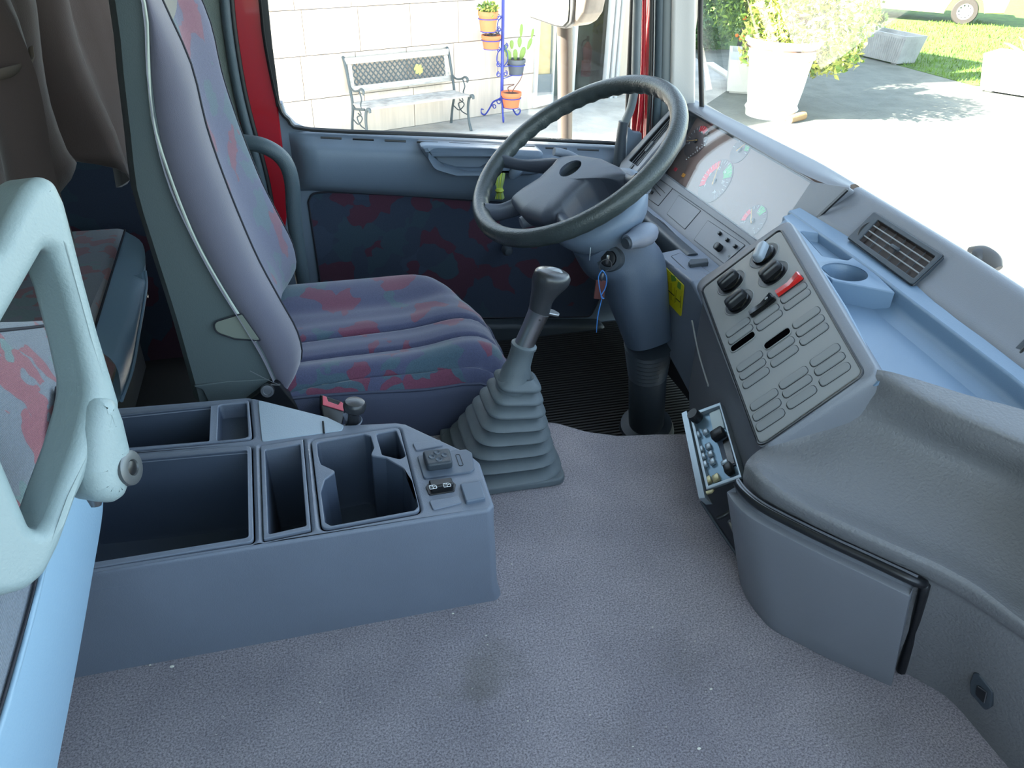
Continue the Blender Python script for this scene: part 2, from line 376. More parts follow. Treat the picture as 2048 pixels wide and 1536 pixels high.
def carpet(name, base, dark, stain, bs=420):
    M = bpy.data.materials.new(name); M.use_nodes = True; t = M.node_tree; b = t.nodes['Principled BSDF']; N = t.nodes.new; Lk = t.links.new
    b.inputs['Roughness'].default_value = 1; b.inputs['Specular IOR Level'].default_value = .1; b.inputs['Sheen Weight'].default_value = .3
    tc = N('ShaderNodeTexCoord')
    def noise(s, d=3):
        n = N('ShaderNodeTexNoise'); n.inputs['Scale'].default_value = s; n.inputs['Detail'].default_value = d; Lk(tc.outputs['Object'], n.inputs['Vector']); return n
    def ramp(src, a, b_, c0, c1):
        r = N('ShaderNodeValToRGB'); r.color_ramp.elements[0].position = a; r.color_ramp.elements[1].position = b_
        r.color_ramp.elements[0].color = c0; r.color_ramp.elements[1].color = c1; Lk(src, r.inputs[0]); return r
    f = noise(bs*1.0, 6); f.inputs['Roughness'].default_value = .78; c1 = ramp(f.outputs[0], .38, .62, s2l(dark), s2l(base))
    big = noise(7, 6); r2 = ramp(big.outputs[0], .35, .65, (.75, .75, .78, 1), (1, 1, 1, 1))
    mx = N('ShaderNodeMixRGB'); mx.blend_type = 'MULTIPLY'; mx.inputs[0].default_value = 1; Lk(c1.outputs[0], mx.inputs[1]); Lk(r2.outputs[0], mx.inputs[2])
    # greenish-brown stains at fixed places
    last = mx.outputs[0]
    for (cx, cy, rad, st) in stain:
        vm = N('ShaderNodeVectorMath'); vm.operation = 'DISTANCE'; vm.inputs[1].default_value = (cx, cy, 0)
        nn = noise(14, 5); ad = N('ShaderNodeMixRGB'); ad.blend_type = 'ADD'; ad.inputs[0].default_value = .12; Lk(tc.outputs['Object'], ad.inputs[1]); Lk(nn.outputs['Color'], ad.inputs[2])
        sb = N('ShaderNodeVectorMath'); sb.operation = 'SUBTRACT'; sb.inputs[1].default_value = (.06, .06, .06); Lk(ad.outputs[0], sb.inputs[0]); Lk(sb.outputs[0], vm.inputs[0])
        rr = ramp(vm.outputs['Value'], rad*.4, rad, (st,)*3+(1,), (0, 0, 0, 1))
        ms = N('ShaderNodeMixRGB'); Lk(rr.outputs[0], ms.inputs[0]); Lk(last, ms.inputs[1]); ms.inputs[2].default_value = s2l((96, 92, 84)); last = ms.outputs[0]
    Lk(last, b.inputs['Base Color'])
    bu = N('ShaderNodeBump'); bu.inputs['Strength'].default_value = .9; bu.inputs['Distance'].default_value = .0035; Lk(f.outputs[0], bu.inputs['Height']); Lk(bu.outputs[0], b.inputs['Normal'])
    return M
_s1 = at(985, 1335, Z=0); _s2 = at(930, 1375, Z=0); _s3 = at(1370, 1330, Z=0); _s4 = at(1220, 1500, Z=0); _s5 = at(1720, 1480, Z=0)
M_carpet = carpet('carpet_pile', (208, 199, 206), (100, 94, 102), [(_s1.x, _s1.y, .045, .4), (_s2.x, _s2.y, .03, .45), (_s3.x, _s3.y, .04, .15), (_s4.x, _s4.y, .05, .12), (_s5.x, _s5.y, .05, .2)])
M_mat = mat('ribbed_rubber', (40, 40, 40), .6)
def tilemat():
    M = mat('travertine_tile', (208, 194, 180), .5, var=.13, vscale=14, stretch=(1, 1, .06))
    t = M.node_tree; ge = t.nodes.new('ShaderNodeNewGeometry')
    for l in list(t.links):
        if l.from_node.type == 'TEX_COORD' and l.to_node.type == 'MAPPING': s_ = l.to_socket; t.links.remove(l); t.links.new(ge.outputs['Position'], s_)
    return M
M_tile = tilemat()
M_pave = mat('paving_stone', (172, 170, 164), .85, var=.25, vscale=1.6, bump=.5, bscale=20)
M_asph = mat('pale_asphalt', (168, 168, 164), .9, var=.15, vscale=6, bump=.3, bscale=60)
M_grass = mat('lawn', (66, 96, 26), .9, var=.45, vscale=5, bump=1, bscale=30)
# ================================================================== THE CAB SHELL
fl = plate('floor', FZ(0), rnd([(-1.0, -.5), (-1.0, 1.08), (.16, 1.125), (.25, 1.135), (.345, 1.128), (.395, 1.108), (.44, 1.07), (.49, 1.046), (.56, 1.035), (.63, 1.02), (.95, 1.0), (.95, -.5)], .05), [], .25, .018, M_carpet)
struct(fl, 'mauve grey carpet over the raised cab floor')
fw = struct(box('floor', (.1, 1.45, -.27), (2.0, 1.05, .04), M_mat), 'black ribbed rubber mat in the driver footwell')
b = bmesh.new()
for k in range(78):
    y = 1.03+k*.0112
    q = bmesh.ops.create_cube(b, size=1)['verts']; bmesh.ops.scale(b, vec=(.75, .005, .005), verts=q); bmesh.ops.translate(b, vec=(.62, y, -.2485), verts=q)
me = bpy.data.meshes.new('rib'); b.to_mesh(me); b.free()
o = link('rib', me, M_mat, fw); o['kind'] = 'stuff'
# rear wall, roof, side walls (the cab is closed behind and above; the passenger door stands open)
struct(box('wall_rear', (-1.02, .87, .5), (.04, 2.3, 1.7), M_mesh), 'grey rear wall of the sleeper')
struct(box('ceiling', (-.13, .87, 1.32), (1.75, 2.3, .05), M_mesh), 'pale roof lining')
struct(box('wall_left', (-.62, 1.97, .5), (.76, .04, 1.6), M_fabd), 'patterned cloth trim beside the bunk, coloured dark for shadow')  # shadow beside the bunk is put into the dark cloth colour
struct(box('wall_right', (-.68, -.26, .5), (.64, .04, 1.7), M_mesh), 'grey trim behind the open passenger door')
rd = struct(box('passenger_light_block', (.28, -.30, .02), (1.30, .06, .66), M_door), 'unseen door-height panel added behind the camera to dim the cab')  # added out of view to block side light, height set to darken the interior
# ---- door
DY = Fr((0, 1.9, 0), (1, 0, 0), n=(0, -1, 0))
door = bpy.data.objects.new('door_1', None); C.objects.link(door); door.location = (.4, 1.93, -.3); OFF['door_1'] = V(door.location)
struct(door, 'driver door with grey blue moulded trim')
lo = [(505, 226), (548, 222), (558, 207), (565, 208), (573, 232), (592, 252), (622, 266), (900, 277), (1232, 293), (1255, 300), (1285, 318)]
ol = DY.pl(lo)+[V((.93, .1)), V((.93, -.32)), V((-.05, -.32))]+DY.pl([(575, 700), (560, 520), (546, 400), (533, 320), (513, 243)])
plate('door_panel', DY, ol, [], .04, .006, M_door, door)
g = []
for t in [0, .12, .3, .42, .55, .7, .85, 1.0]:
    x0 = 612+t*(1250-612); yt = 262+t*29.5
    a0 = at(x0, yt+1, Y=1.9); a1 = at(x0, yt+13, Y=1.868)
    bul = 0 if t < .35 else min(1, (t-.35)/.2)*.006
    z2 = a0.z; ins = at(x0, 384+t*35, Y=1.89)
    g.append([a0, (a0.x, 1.885, z2-.004), (a0.x, a1.y, z2-.016), (a0.x, 1.852, z2-.032), (a0.x, 1.85-bul, z2-.07), (a0.x, 1.862, (z2-.07+ins.z)/2-.01), (a0.x, 1.885, ins.z+.006), (a0.x, 1.897, ins.z)])
g.insert(0, [V((-.035, 1.899, p[2])) for p in [V(q) for q in g[0]]])
patch('upper_moulding', g, M_door, door, 3, 3)
# demist strip with slots along the glass
for i in range(9):
    xa, xb = 641+i*64.3, 683+i*64.3
    p, q = at(xa, 275+(xa-641)*.046, Y=1.860), at(xb, 275+(xb-641)*.046, Y=1.860)
    tube('demist_slot', [p, q], .0028, M_black, door, 6, steps=1)
ins = DY.pl([(617, 402), (624, 386), (655, 383), (800, 389), (950, 401), (1200, 414), (1215, 560), (1180, 632), (950, 634), (760, 632), (655, 622), (640, 560)])
ins = rnd(ins, .02)
plate('cloth_insert', DY, ins, [], .01, .003, M_fabd, door, top=.006)
tube('insert_seam', [DY.P(q.x, q.y, .004) for q in ins], .003, M_seam, door, 5, closed=True, steps=1)
low = DY.pl([(930, 636), (1200, 636), (1230, 760), (1000, 760), (930, 700)])
plate('door_pocket', DY, rnd(low, .03), [], .05, .012, M_dark, door, top=.045)
# pull handle with a finger recess
h = .078
body = rnd(DY.pl([(836, 291), (960, 296), (1090, 303), (1088, 349), (1060, 353), (935, 353), (885, 343), (858, 322)], h), .018)
rec = rnd(DY.pl([(864, 308), (985, 309), (1000, 322), (965, 340), (915, 340), (878, 329)], h), .012)
plate('pull_handle', DY, body, [rec], .085, .014, M_door, door, top=h)
well('handle_recess', DY, rec, .045, M_door, door, .9, h-.001, .004)
rec2 = rnd(DY.pl([(1012, 330), (1030, 322), (1062, 328), (1075, 343), (1020, 342)], h), .01)
lathe('release_lever', [(0, .012), (.02, .008), (.03, 0), (.03, -.004), (0, -.004)], at(1036, 338, Y=1.818), (0, -1, .25), M_door, door, 24, .5)
cr0 = at(1020, 478, Y=1.885)
cr1 = at(1012, 497, Y=1.84)
crk = tube('window_crank', [cr0, cr0+V((0, -.02, 0)), (cr0+cr1)/2+V((0, -.015, 0)), cr1+V((0, -.004, 0))], [.012, .011, .009, .010], M_dark, door, 10)
lathe('crank_knob', [(0, .03), (.009, .028), (.014, .018), (.013, 0), (.008, -.004), (0, -.004)], cr1, (0, -1, 0), M_dark, crk, 18)
# red frame of the door, black seal and glass
fo = DY.pl([(425, -60), (520, -60), (528, 20), (540, 90), (556, 215), (566, 300), (575, 420), (560, 560), (500, 560), (490, 380), (465, 250), (440, 90)], .01)
plate('door_frame', DY, fo, [], .03, .005, M_red, door, top=.008)
fo2 = [(.80, .15), (.845, .15), (.85, .6), (.80, 1.15), (-.12, 1.15), (-.12, 1.22), (.86, 1.22), (.9, .6), (.9, .15)]
plate('frame_top', DY, [V(q) for q in fo2], [], .02, .005, M_red, door, top=-.02)
sl = [at(512, -300, Y=1.893), at(514, -60, Y=1.893), at(527, 0, Y=1.893), at(537, 90, Y=1.893), at(556, 205, Y=1.893), at(577, 239, Y=1.893), at(622, 259, Y=1.893), at(900, 270, Y=1.893), at(1225, 286, Y=1.893), at(1247, 286, Y=1.893), at(1252, 268, Y=1.893), at(1257, 150, Y=1.893), at(1264, 0, Y=1.893), at(1275, -300, Y=1.893)]
sl[1] = at(519, -60, Y=1.893)
tube('window_seal', sl, .0052, M_rub, door, 6, steps=3)
tube('window_seal', [p+V((-.006 if i < 4 else .004 if i > 9 else 0, -.004, .0)) for i, p in enumerate(sl)], .0045, M_rub, door, 6, steps=3)
bl = DY.pl([(516, -60), (530, -60), (545, 90), (560, 205), (553, 212), (530, 90)], .0)
plate('seal_flange', DY, bl, [], .01, .002, M_rub, door, top=.014)
wp = [V((-.15, .25)), V((.87, .2)), V((.87, 1.16)), V((-.15, 1.16))]
gw = plate('window_1', Fr((0, 1.915, 0), (1, 0, 0), n=(0, -1, 0)), wp, [], .003, 0, M_glassd); struct(gw, 'side window glass of the driver door')
# ---- pillar between door and bunk: cloth panel, rubber bead
PY = Fr((0, 1.875, 0), (1, 0, 0), n=(0, -1, 0))
pl_ = plate('wall_left', PY, rnd(PY.pl([(340, -80), (440, -80), (444, 0), (456, 110), (480, 250), (520, 350), (540, 560), (400, 620), (380, 300)]), .01), [], .04, .01, M_mesh)
struct(pl_, 'woven cloth panel on the door pillar')
bp = [at(x, y, Y=1.868) for x, y in [(444, -80), (449, 0), (458, 80), (474, 175), (492, 250), (512, 320), (530, 400), (545, 520), (560, 640)]]
tr = tube('trim_1', bp, [.010]*9, M_trim, None, 10, steps=3); struct(tr, 'grey rubber bead along the door opening')
bp = [p+V((.013, .012, 0)) for p in bp]
tr = tube('trim_2', bp, .006, M_rub, None, 8, steps=3); struct(tr, 'thin black lip of the door opening')
# ---- front pillar
def pillar(name, px0, px1, Yd, material, label, bot=(200, 200), off=0.0, th=.03, topx=None, bv=.005):
    f = Fr((0, Yd, 0), (1, 0, 0), n=(0, -1, 0))
    o_ = plate(name, f, f.pl([(px0[0], -260), (px1[0], -260), (px1[1], bot[1]), (px0[1], bot[0])]), [], th, bv, material)
    struct(o_, label); return o_
pillar('trim_3', (1281, 1262), (1299, 1288), 1.89, M_red, 'red painted edge of the door opening', (335, 335), th=.012)
pr = [at(1290, -200, Y=1.872), at(1288, 0, Y=1.872), at(1286, 120, Y=1.872), at(1281, 220, Y=1.872), at(1272, 290, Y=1.872), at(1268, 330, Y=1.872)]
struct(tube('trim_4', pr, .006, M_red, None, 8), 'rounded red rib of the door opening')
for k, (a0, a1, r_, mt) in enumerate([(1303, 1296, .0045, M_rub), (1309, 1302, .003, M_steel), (1320, 1312, .011, M_trim), (1328, 1322, .006, M_rub)]):
    pts = [at(a0+1, -200, Y=1.86), at(a0, 0, Y=1.86), at((a0+a1)/2, 180, Y=1.86), at(a1-4, 330, Y=1.86)]
    struct(tube('trim_%d' % (5+k), pts, r_, mt, None, 10), ['black seal on the front pillar', 'narrow bright lip on the front pillar', 'padded dark blue bead on the front pillar', 'inner black seal on the front pillar'][k])
pillar('wall_front', (1331, 1322), (1354, 1348), 1.845, M_pillard, 'grey inner strip of the front pillar', (260, 240), th=.05, bv=.01)
pillar('wall_front', (1350, 1342), (1397, 1392), 1.835, M_pillar, 'pale front pillar cover beside the windscreen', (260, 210), th=.04, bv=.008)
# ---- windscreen: glass, seal
def nose(t):   # front edge of the dashboard top, seen along the windscreen foot
    return t
WB = [at(1398, 200, Z=.395), at(1545, 275, Z=.395), at(1705, 366, Z=.395), at(1880, 474, Z=.39), at(2048, 576, Z=.39), at(2300, 740, Z=.39)]
WBo = [p+V((.03, 0, -.03)) for p in WB]
WT = [V((p.x-.22, p.y, 1.26)) for p in WB]
ws = patch('window_2', [WBo, [(a+b_)/2 for a, b_ in zip(WBo, WT)], WT], M_glassw, None, 4, 3); struct(ws, 'dusty curved windscreen')
sp = [at(1404, 230, Y=1.80), at(1402, 150, Y=1.80), at(1400, 60, Y=1.80), at(1402, -40, Y=1.80), at(1404, -260, Y=1.80)]
struct(tube('trim_9', sp, .0065, M_rub, None, 8), 'black seal at the side of the windscreen')
struct(tube('trim_10', WT, .03, M_mesh, None, 8), 'header above the windscreen')
# grab handle on the front pillar
gh = thing('grab_handle', 'tall grey tubular grab handle on the front pillar beside the steering wheel', 'grab handle', at(1240, 340, Y=1.83))
pts = [at(1277, -120, Y=1.835), at(1275, 0, Y=1.835), at(1272, 110, Y=1.835), at(1270, 170, Y=1.835), at(1262, 215, Y=1.835), at(1250, 245, Y=1.835), at(1244, 270, Y=1.835)]
tube('rail', pts, .0105, M_boot, gh, 14)
tube('sleeve', [at(1247, 243, Y=1.835), at(1242, 280, Y=1.835), at(1238, 330, Y=1.835), at(1236, 350, Y=1.835)], [.0125, .0135, .0165, .017], M_dark, gh, 14)
f = Fr((0, 1.85, 0), (1, 0, 0), n=(0, -1, 0))
plate('mounting_plate', f, rnd(f.pl([(1256, 252), (1268, 264), (1284, 266), (1284, 300), (1260, 340), (1252, 330)]), .004), [], .02, .003, M_door, gh)
# ---- handle bar beside the driver seat
hb = thing('entry_handle', 'dark curved grab bar rising beside the driver seat near the door', 'grab handle', at(612, 600, Y=1.72))
pts = [at(455, 283, Y=1.74), at(490, 285, Y=1.73), at(530, 293, Y=1.72), at(566, 318, Y=1.72), at(583, 360, Y=1.72), at(588, 430, Y=1.72), at(598, 510, Y=1.72), at(612, 600, Y=1.72)]
tube('bar', pts, .0165, M_trim, hb, 14, steps=5)
lathe('foot', [(.026, 0), (.026, .01), (.018, .016), (.016, .03)], pts[-1]-V((0, 0, .01)), (0, 0, 1), M_dark, hb)
# ================================================================== CURTAIN AND BUNK
g = []
for k in range(9):
    zz = .95-k*.075; row = []
    for j in range(22):
        y = 1.10+j*.038
        fold = .022*math.sin(j*1.9+k*.12)+.016*math.sin(j*.8+1.0+k*.25)+.006*math.sin(j*3.3+k*.5)
        pinch = .6+.4*k/8
        row.append((-.47+(y-1.1)*.16+fold*pinch+.012*math.sin(k*1.1+j*.4), y, zz+.05*math.sin(j*.7)*(k == 8)))
    g.append(row)
cu = patch('sleeper_curtain', g, M_curt, None, 2, 2, th=.003); tag(cu, 'dark brown gathered curtain hanging behind the driver seat', 'curtain', 'curtains of the bunk')
g = []
for k in range(7):
    zz = .90-k*.07; row = []
    for j in range(9):
        y = .96+j*.05
        row.append((-.44-.02*j/8+.02*math.sin(j*1.7+k*.35)+.01*math.sin(k), y+.035*k/6*math.sin(j), zz-.03*math.sin(j*.9)*(k/6)))
    g.append(row)
cu = patch('curtain_tail', g, M_curt, None, 2, 2, th=.003); tag(cu, 'bunched end of the brown curtain at the upper left corner', 'curtain', 'curtains of the bunk')
st = tube('tie_band', [at(x, y, X=-.40) for x, y in [(-10, 150), (25, 142), (60, 125), (62, 95)]], [.010, .012, .008, .006], mat('cream_band', (120, 108, 96), .9), None, 8, flat=.4); tag(st, 'cream cloth tie band lying across the brown curtain', 'curtain tie')
bk = thing('bunk', 'sleeper bunk behind the seats with red patched cloth top and pale blue vinyl front', 'bunk', (-.7, 1.3, -.2))
mt = box('mattress', (-.70, 1.25, .06), (.545, 1.30, .17), M_fabb, bk, bev=.02)
# vinyl front face with stitched lower end
vf = [at(250, 462, X=-.42), at(232, 520, X=-.42), at(215, 575, X=-.42), at(199, 628, X=-.42), at(180, 690, X=-.42)]
vb = [at(288, 540, X=-.352), at(290, 575, X=-.352), at(276, 660, X=-.352), at(262, 738, X=-.352), at(240, 800, X=-.352)]
mid = [(a+b_)/2+V((.02, 0, .012)) for a, b_ in zip(vf, vb)]
bot = [p+V((-.03, .0, -.012)) for p in vb]
patch('vinyl_front', [vf, mid, vb, bot], M_vinyl, bk, 4, 4)
tube('seam', [p+V((.001, 0, .003)) for p in vf], .0022, M_seam, bk, 6)
tube('stitched_edge', [p+V((.002, 0, -.002)) for p in vb], .003, M_vinyl, bk, 6)
box('bunk_base', (-.72, 1.25, -.14), (.5, 1.3, .2), M_bin, bk)
plug = lathe('snap_button', [(0, .008), (.005, .006), (.005, 0), (.003, -.002), (0, -.002)], at(290, 592, X=-.395), (1, 0, 0), M_steel, bk, 12)
# ================================================================== DRIVER SEAT
ds = thing('driver_seat', 'driver seat in blue and red patched cloth with a grey plastic back shell', 'seat', (.05, 1.38, -.25))
zs = [.86, .78, .70, .62, .54, .47, .40, .33, .26, .20, .15, .115]
def lerp(tab, z):
    tab = sorted(tab)
    if z <= tab[0][0]: return tab[0][1]
    for (a, b_), (c, d) in zip(tab, tab[1:]):
        if z <= c: return b_+(d-b_)*(z-a)/(c-a)
    return tab[-1][1]
XB = [(.86, -.215), (.703, -.203), (.60, -.215), (.47, -.230), (.38, -.226), (.286, -.219), (.20, -.216), (.144, -.214)]
XP = [(.86, -.19), (.703, -.168), (.62, -.180), (.568, -.188), (.47, -.182), (.378, -.163), (.30, -.139), (.222, -.109), (.16, -.094), (.115, -.084)]
XF = [(.86, -.19), (.73, -.165), (.67, -.150), (.62, -.137), (.52, -.131), (.42, -.113), (.315, -.088), (.24, -.062), (.197, -.049), (.15, -.050), (.115, -.078)]
Y0, Y1 = 1.12, 1.61; YC = (Y0+Y1)/2
# shell
rings = []
for z in [.90, .80]+zs[2:]:
    xb, xp = lerp(XB, z), lerp(XP, z)
    rings.append([V((xb, Y0+.004, z)), V(((xb+xp)/2, Y0, z)), V((xp, Y0, z)), V((xp, Y1, z)), V(((xb+xp)/2, Y1, z)), V((xb, Y1-.004, z)), V((xb-.012, Y1-.03, z)), V((xb-.012, Y0+.03, z))])
sh = loft('back_shell', rings, M_shell, ds, sv=2)
# lower skirt of the shell
f = Fr((0, Y0, 0), (1, 0, 0), n=(0, -1, 0))
sk = plate('shell_skirt', f, rnd(f.pl([(383, 775), (404, 782), (436, 846), (560, 812), (575, 788), (540, 760), (450, 765)], .004), .006), [], .05, .002, M_shell, ds, top=.0008)
hc = plate('hinge_cover', f, rnd(f.pl([(428, 645), (484, 629), (520, 680), (470, 677), (432, 664)], .006), [.02, .002, .002, .01, .02]), [], .004, .001, mat('cover_cap_plastic', (112, 118, 110), .5), ds, top=.0065)
tube('cap_seam', [f.P(q.x, q.y, .0058) for q in rnd(f.pl([(426, 645), (484, 627), (522, 682), (470, 679), (430, 665)], .006), [.02, .002, .002, .01, .02])], .0009, M_seam, ds, 5, closed=True, steps=1)
# cushion body: bolsters + front
ringsL = []
for z in zs:
    xp, xf = lerp(XP, z), lerp(XF, z); e = .008
    k = .035 if z > .2 else .02
    cen = xf-.028
    ringsL.append([V((xp-.004, Y0+.03, z)), V((xp-.001, Y0+.003, z)), V((xp+(xf-xp)*.35, Y0-.003, z)), V((xp+(xf-xp)*.78, Y0+.012, z)), V((xf, Y0+.055, z)),
        V((xf-.010, Y0+.10, z)), V((cen, Y0+.17, z)), V((cen-.004, YC, z)), V((cen, Y1-.17, z)), V((xf-.010, Y1-.10, z)), V((xf, Y1-.055, z)), V((xp+(xf-xp)*.85, Y1-.022, z)), V((xp+(xf-xp)*.4, Y1, z)), V((xp-.004, Y1-.02, z))])
n = len(ringsL[0])
rs = [spline(r, 3, True) for r in ringsL]; n = len(rs[0])
cols = [spline([r[j] for r in rs], 3) for j in range(n)]
vs = [cols[j][i] for i in range(len(cols[0])) for j in range(n)]; fsA, mi = [], []
for i in range(len(cols[0])-1):
    for j in range(n):
        fsA.append([i*n+j, i*n+(j+1) % n, (i+1)*n+(j+1) % n, (i+1)*n+j]); mi.append(0 if (12 <= j < 31) else 1)
L_ = len(cols[0]); fsA.append([(L_-1)*n+j for j in range(n)]); mi.append(1); fsA.append([j for j in range(n)][::-1]); mi.append(1)
front = [f_ for f_, m_ in zip(fsA, mi) if m_ == 0]; side = [f_ for f_, m_ in zip(fsA, mi) if m_ == 1]
def sub(name, fs, material):
    used = sorted({i for f_ in fs for i in f_}); mp = {u: k for k, u in enumerate(used)}
    return mesh(name, [vs[u] for u in used], [[mp[i] for i in f_] for f_ in fs], material, ds, 60)
fc = sub('backrest_front', front, M_fab); fb = sub('backrest_bolster', side, M_bol); fb['label'] = 'plain mauve grey bolster cloth'
tube('pale_piping', [V((lerp(XP, z)-.0015, Y0-.0025, z)) for z in [.84, .78, .70, .64, .568, .50, .43, .378, .32, .27, .222]], .0022, M_pipe, ds, 6, steps=3)
tube('bolster_seam', [cols[12][i]+V((.0008, -.0005, 0)) for i in range(L_)], .0016, M_seam, ds, 5, steps=1)
tube('bolster_seam', [cols[31][i]+V((.0008, .0005, 0)) for i in range(L_)], .0016, M_seam, ds, 5, steps=1)
box('fabric_label', at(528, 578, Y=Y0+.04), (.004, .006, .008), mat('label_olive', (150, 140, 80), .8), ds, .0005)
bg_ = at(268, 4, Y=1.16); lathe('belt_guide', [(.018, -.03), (.02, -.01), (.018, .0), (.008, .004), (0, .004)], bg_, (0, -.2, 1), M_arm, ds, 20, .6, u=(1, 0, 0))
# seat cushion with stitched channels
def ZS(x, y):
    v = (y-1.13)/(1.555-1.13)
    z = .118+.0*x
    z += .022*math.exp(-((v-.85)/.16)**2)+.022*math.exp(-((v-.05)/.12)**2)+.018*math.exp(-((x-.25)/.07)**2)
    for gy in GY:
        z -= .014*math.exp(-((y-gy-.012*(1-((x-.12)/.2)**2))/.005)**2)-.004*math.exp(-((y-gy-.03-.012*(1-((x-.12)/.2)**2))/.02)**2)
    return z
def gro(px, py): return at(px, py, Z=.125).y
GY = [gro(780, 658), gro(780, 701), gro(780, 751)]; G2 = gro(780, 603)
g = []
nx, ny = 26, 110
for i in range(nx+1):
    row = []
    u = i/nx
    for j in range(ny+1):
        v = j/ny
        y = 1.115+v*.445
        xe = .322-.17*max(0, (v-.35)/.65)**2.3-.010*(1-v)
        x = -.10+u*(xe+.10)
        z = ZS(x, y)-.004*math.exp(-((y-G2)/.02)**2)
        de = xe-x; z -= .045*math.exp(-max(0, de)/.018)      # front roll
        dn = y-1.115; z -= (.022+.045*u*u)*math.exp(-dn/(.014+.012*u)); df = 1.56-y; z -= .05*math.exp(-df/.02)
        row.append(V((x, y, z)))
    g.append(row)
cu_ = patch('seat_cushion', g, M_fab, ds, 1, 1)
ed = [g[i][0] for i in range(0, nx+1, 2)]+[g[nx][j] for j in range(3, ny+1, 3)]+[g[i][ny] for i in range(nx-2, -1, -2)]
def off(p, k, dz): 
    c = V((.1, YC, p.z)); d = (p-c); d.z = 0; return p+d.normalized()*k+V((0, 0, dz))
patch('cushion_skirt', [[p+V((0, 0, .001)) for p in ed], [off(p, .008, -.012) for p in ed], [off(p, .012, -.05) for p in ed], [off(p, .004, -.10) for p in ed], [off(p, -.02, -.13) for p in ed]], M_skirt, ds, 1, 3)
tube('cushion_piping', [p+V((0, 0, .001)) for p in ed], .0028, M_skirt, ds, 6, steps=1)
box('seat_base', (.08, 1.38, -.12), (.38, .42, .25), M_bin, ds, .02)
# recliner bracket with bolt
rb = plate('recliner_bracket', f, rnd(f.pl([(440, 842), (540, 766), (560, 768), (600, 818), (640, 850), (440, 880)], .012), .006), [], .02, .004, M_black, ds, top=.013)
bo = at(535, 781, Y=1.105); lathe('pivot_bolt', [(0, .003), (.006, .003), (.0065, .006), (.010, .006), (.011, 0), (.011, -.004)], bo, (0, -1, .3), M_steel, rb, 20)
tube('trim_wire', [at(500, 742, Y=1.11), at(520, 752, Y=1.108), at(545, 764, Y=1.108), at(560, 770, Y=1.108)], .0006, M_bolt, ds, 5)
# dark gap filler behind the seat
# ---- seat belt buckle
bu_ = thing('belt_buckle', 'pink and red seat belt buckle between the console and driver seat', 'belt buckle', at(665, 850, Y=1.085))
fb_ = Fr(at(664, 808, Y=1.085), at(688, 815, Y=1.085)-at(643, 795, Y=1.085), n=(.15, -.75, .65))
bd = fb_.pl([(643, 790), (688, 806), (688, 824), (643, 812)])
plate('housing', fb_, rnd(fb_.pl([(641, 788), (690, 804), (690, 829), (680, 870), (650, 860), (641, 812)]), .002), [], .016, .003, M_black, bu_, top=-.002)
plate('release_button', fb_, rnd(fb_.pl([(645, 791), (653, 794), (656, 803), (676, 810), (681, 803), (688, 808), (687, 823), (645, 810)]), .001), [], .006, .001, mat('pink_red_button', (214, 96, 112), .35), bu_, top=.002)
# ================================================================== PASSENGER SEAT (left foreground)
ps = thing('passenger_seat', 'passenger seat in patched cloth with pale blue vinyl border, lower left corner', 'seat', (-.3, .4, 0))
xq = -.25
ey = [at(104, 1575, X=xq), at(110, 1536, X=xq), at(150, 1330, X=xq), at(182, 1150, X=xq), at(203, 1020, X=xq), at(200, 960, X=xq-.004), at(196, 900, X=xq-.01), at(188, 850, X=xq-.02)]
iy = [at(-60, 1680, X=xq-.005), at(-35, 1536, X=xq-.005), at(8, 1400, X=xq-.005), at(66, 1190, X=xq-.005), at(92, 1060, X=xq-.008), at(102, 960, X=xq-.012), at(108, 860, X=xq-.018), at(112, 780, X=xq-.03)]
mid = [(a*.55+b_*.45)+V((.006, 0, .002)) for a, b_ in zip(iy, ey)]
patch('vinyl_border', [iy, [a+V((.004, 0, -.006)) for a in iy], mid, ey, [p+V((-.012, 0, -.008)) for p in ey], [p+V((-.09, .0, -.02)) for p in ey]], M_vinyl, ps, 4, 3)
tube('piping', [p+V((.003, 0, .0)) for p in iy], .0026, M_vinyl, ps, 6)
tube('piping_seam', [p+V((.001, 0, .0035)) for p in iy], .0011, M_seam, ps, 6)
top = [at(x, y, X=-.31) for x, y in [(-160, 700), (-90, 680), (-40, 668), (20, 661), (60, 657), (100, 652), (140, 648), (170, 646)]]
fm = [(a*.5+b_*.5)+V((.006, 0, 0)) for a, b_ in zip(iy, top)]
patch('cloth_panel', [iy, fm, top, [p+V((-.02, 0, .004)) for p in top], [p+V((-.09, 0, -.01)) for p in top]], M_fabb, ps, 4, 4)
tube('top_seam', [p+V((.0, 0, .001)) for p in top], .0018, M_seam, ps, 6)
# ---- armrest loop raised beside the seat
ar = thing('armrest', 'large pale grey triangular armrest loop folded up in the left foreground', 'armrest', at(120, 1180, Y=.56))
fa = Fr(at(150, 800, X=-.195), (.62, .75, 0), n=(.76, -.60, .22))
ho2 = [(-260, 1200), (-260, 700), (-120, 600), (0, 486), (34, 412), (60, 366), (88, 349), (118, 360), (139, 405), (152, 455), (178, 560), (206, 665), (230, 745), (248, 805), (246, 870), (200, 915), (160, 1000), (128, 1090), (98, 1152), (60, 1183), (10, 1197)]
hi2 = [(-200, 800), (0, 668), (60, 562), (97, 497), (112, 503), (137, 574), (165, 684), (181, 762), (181, 792), (174, 828), (154, 898), (125, 977), (103, 1040), (86, 1064), (69, 1056), (0, 890), (-60, 850)]
plate('loop', fa, rnd([V(q) for q in fa.pl(ho2, 0)], .02, 6), [rnd([V(q) for q in fa.pl(hi2, 0)], .012, 5)], .05, .011, M_arm, ar, top=0, ang=70, res=6)
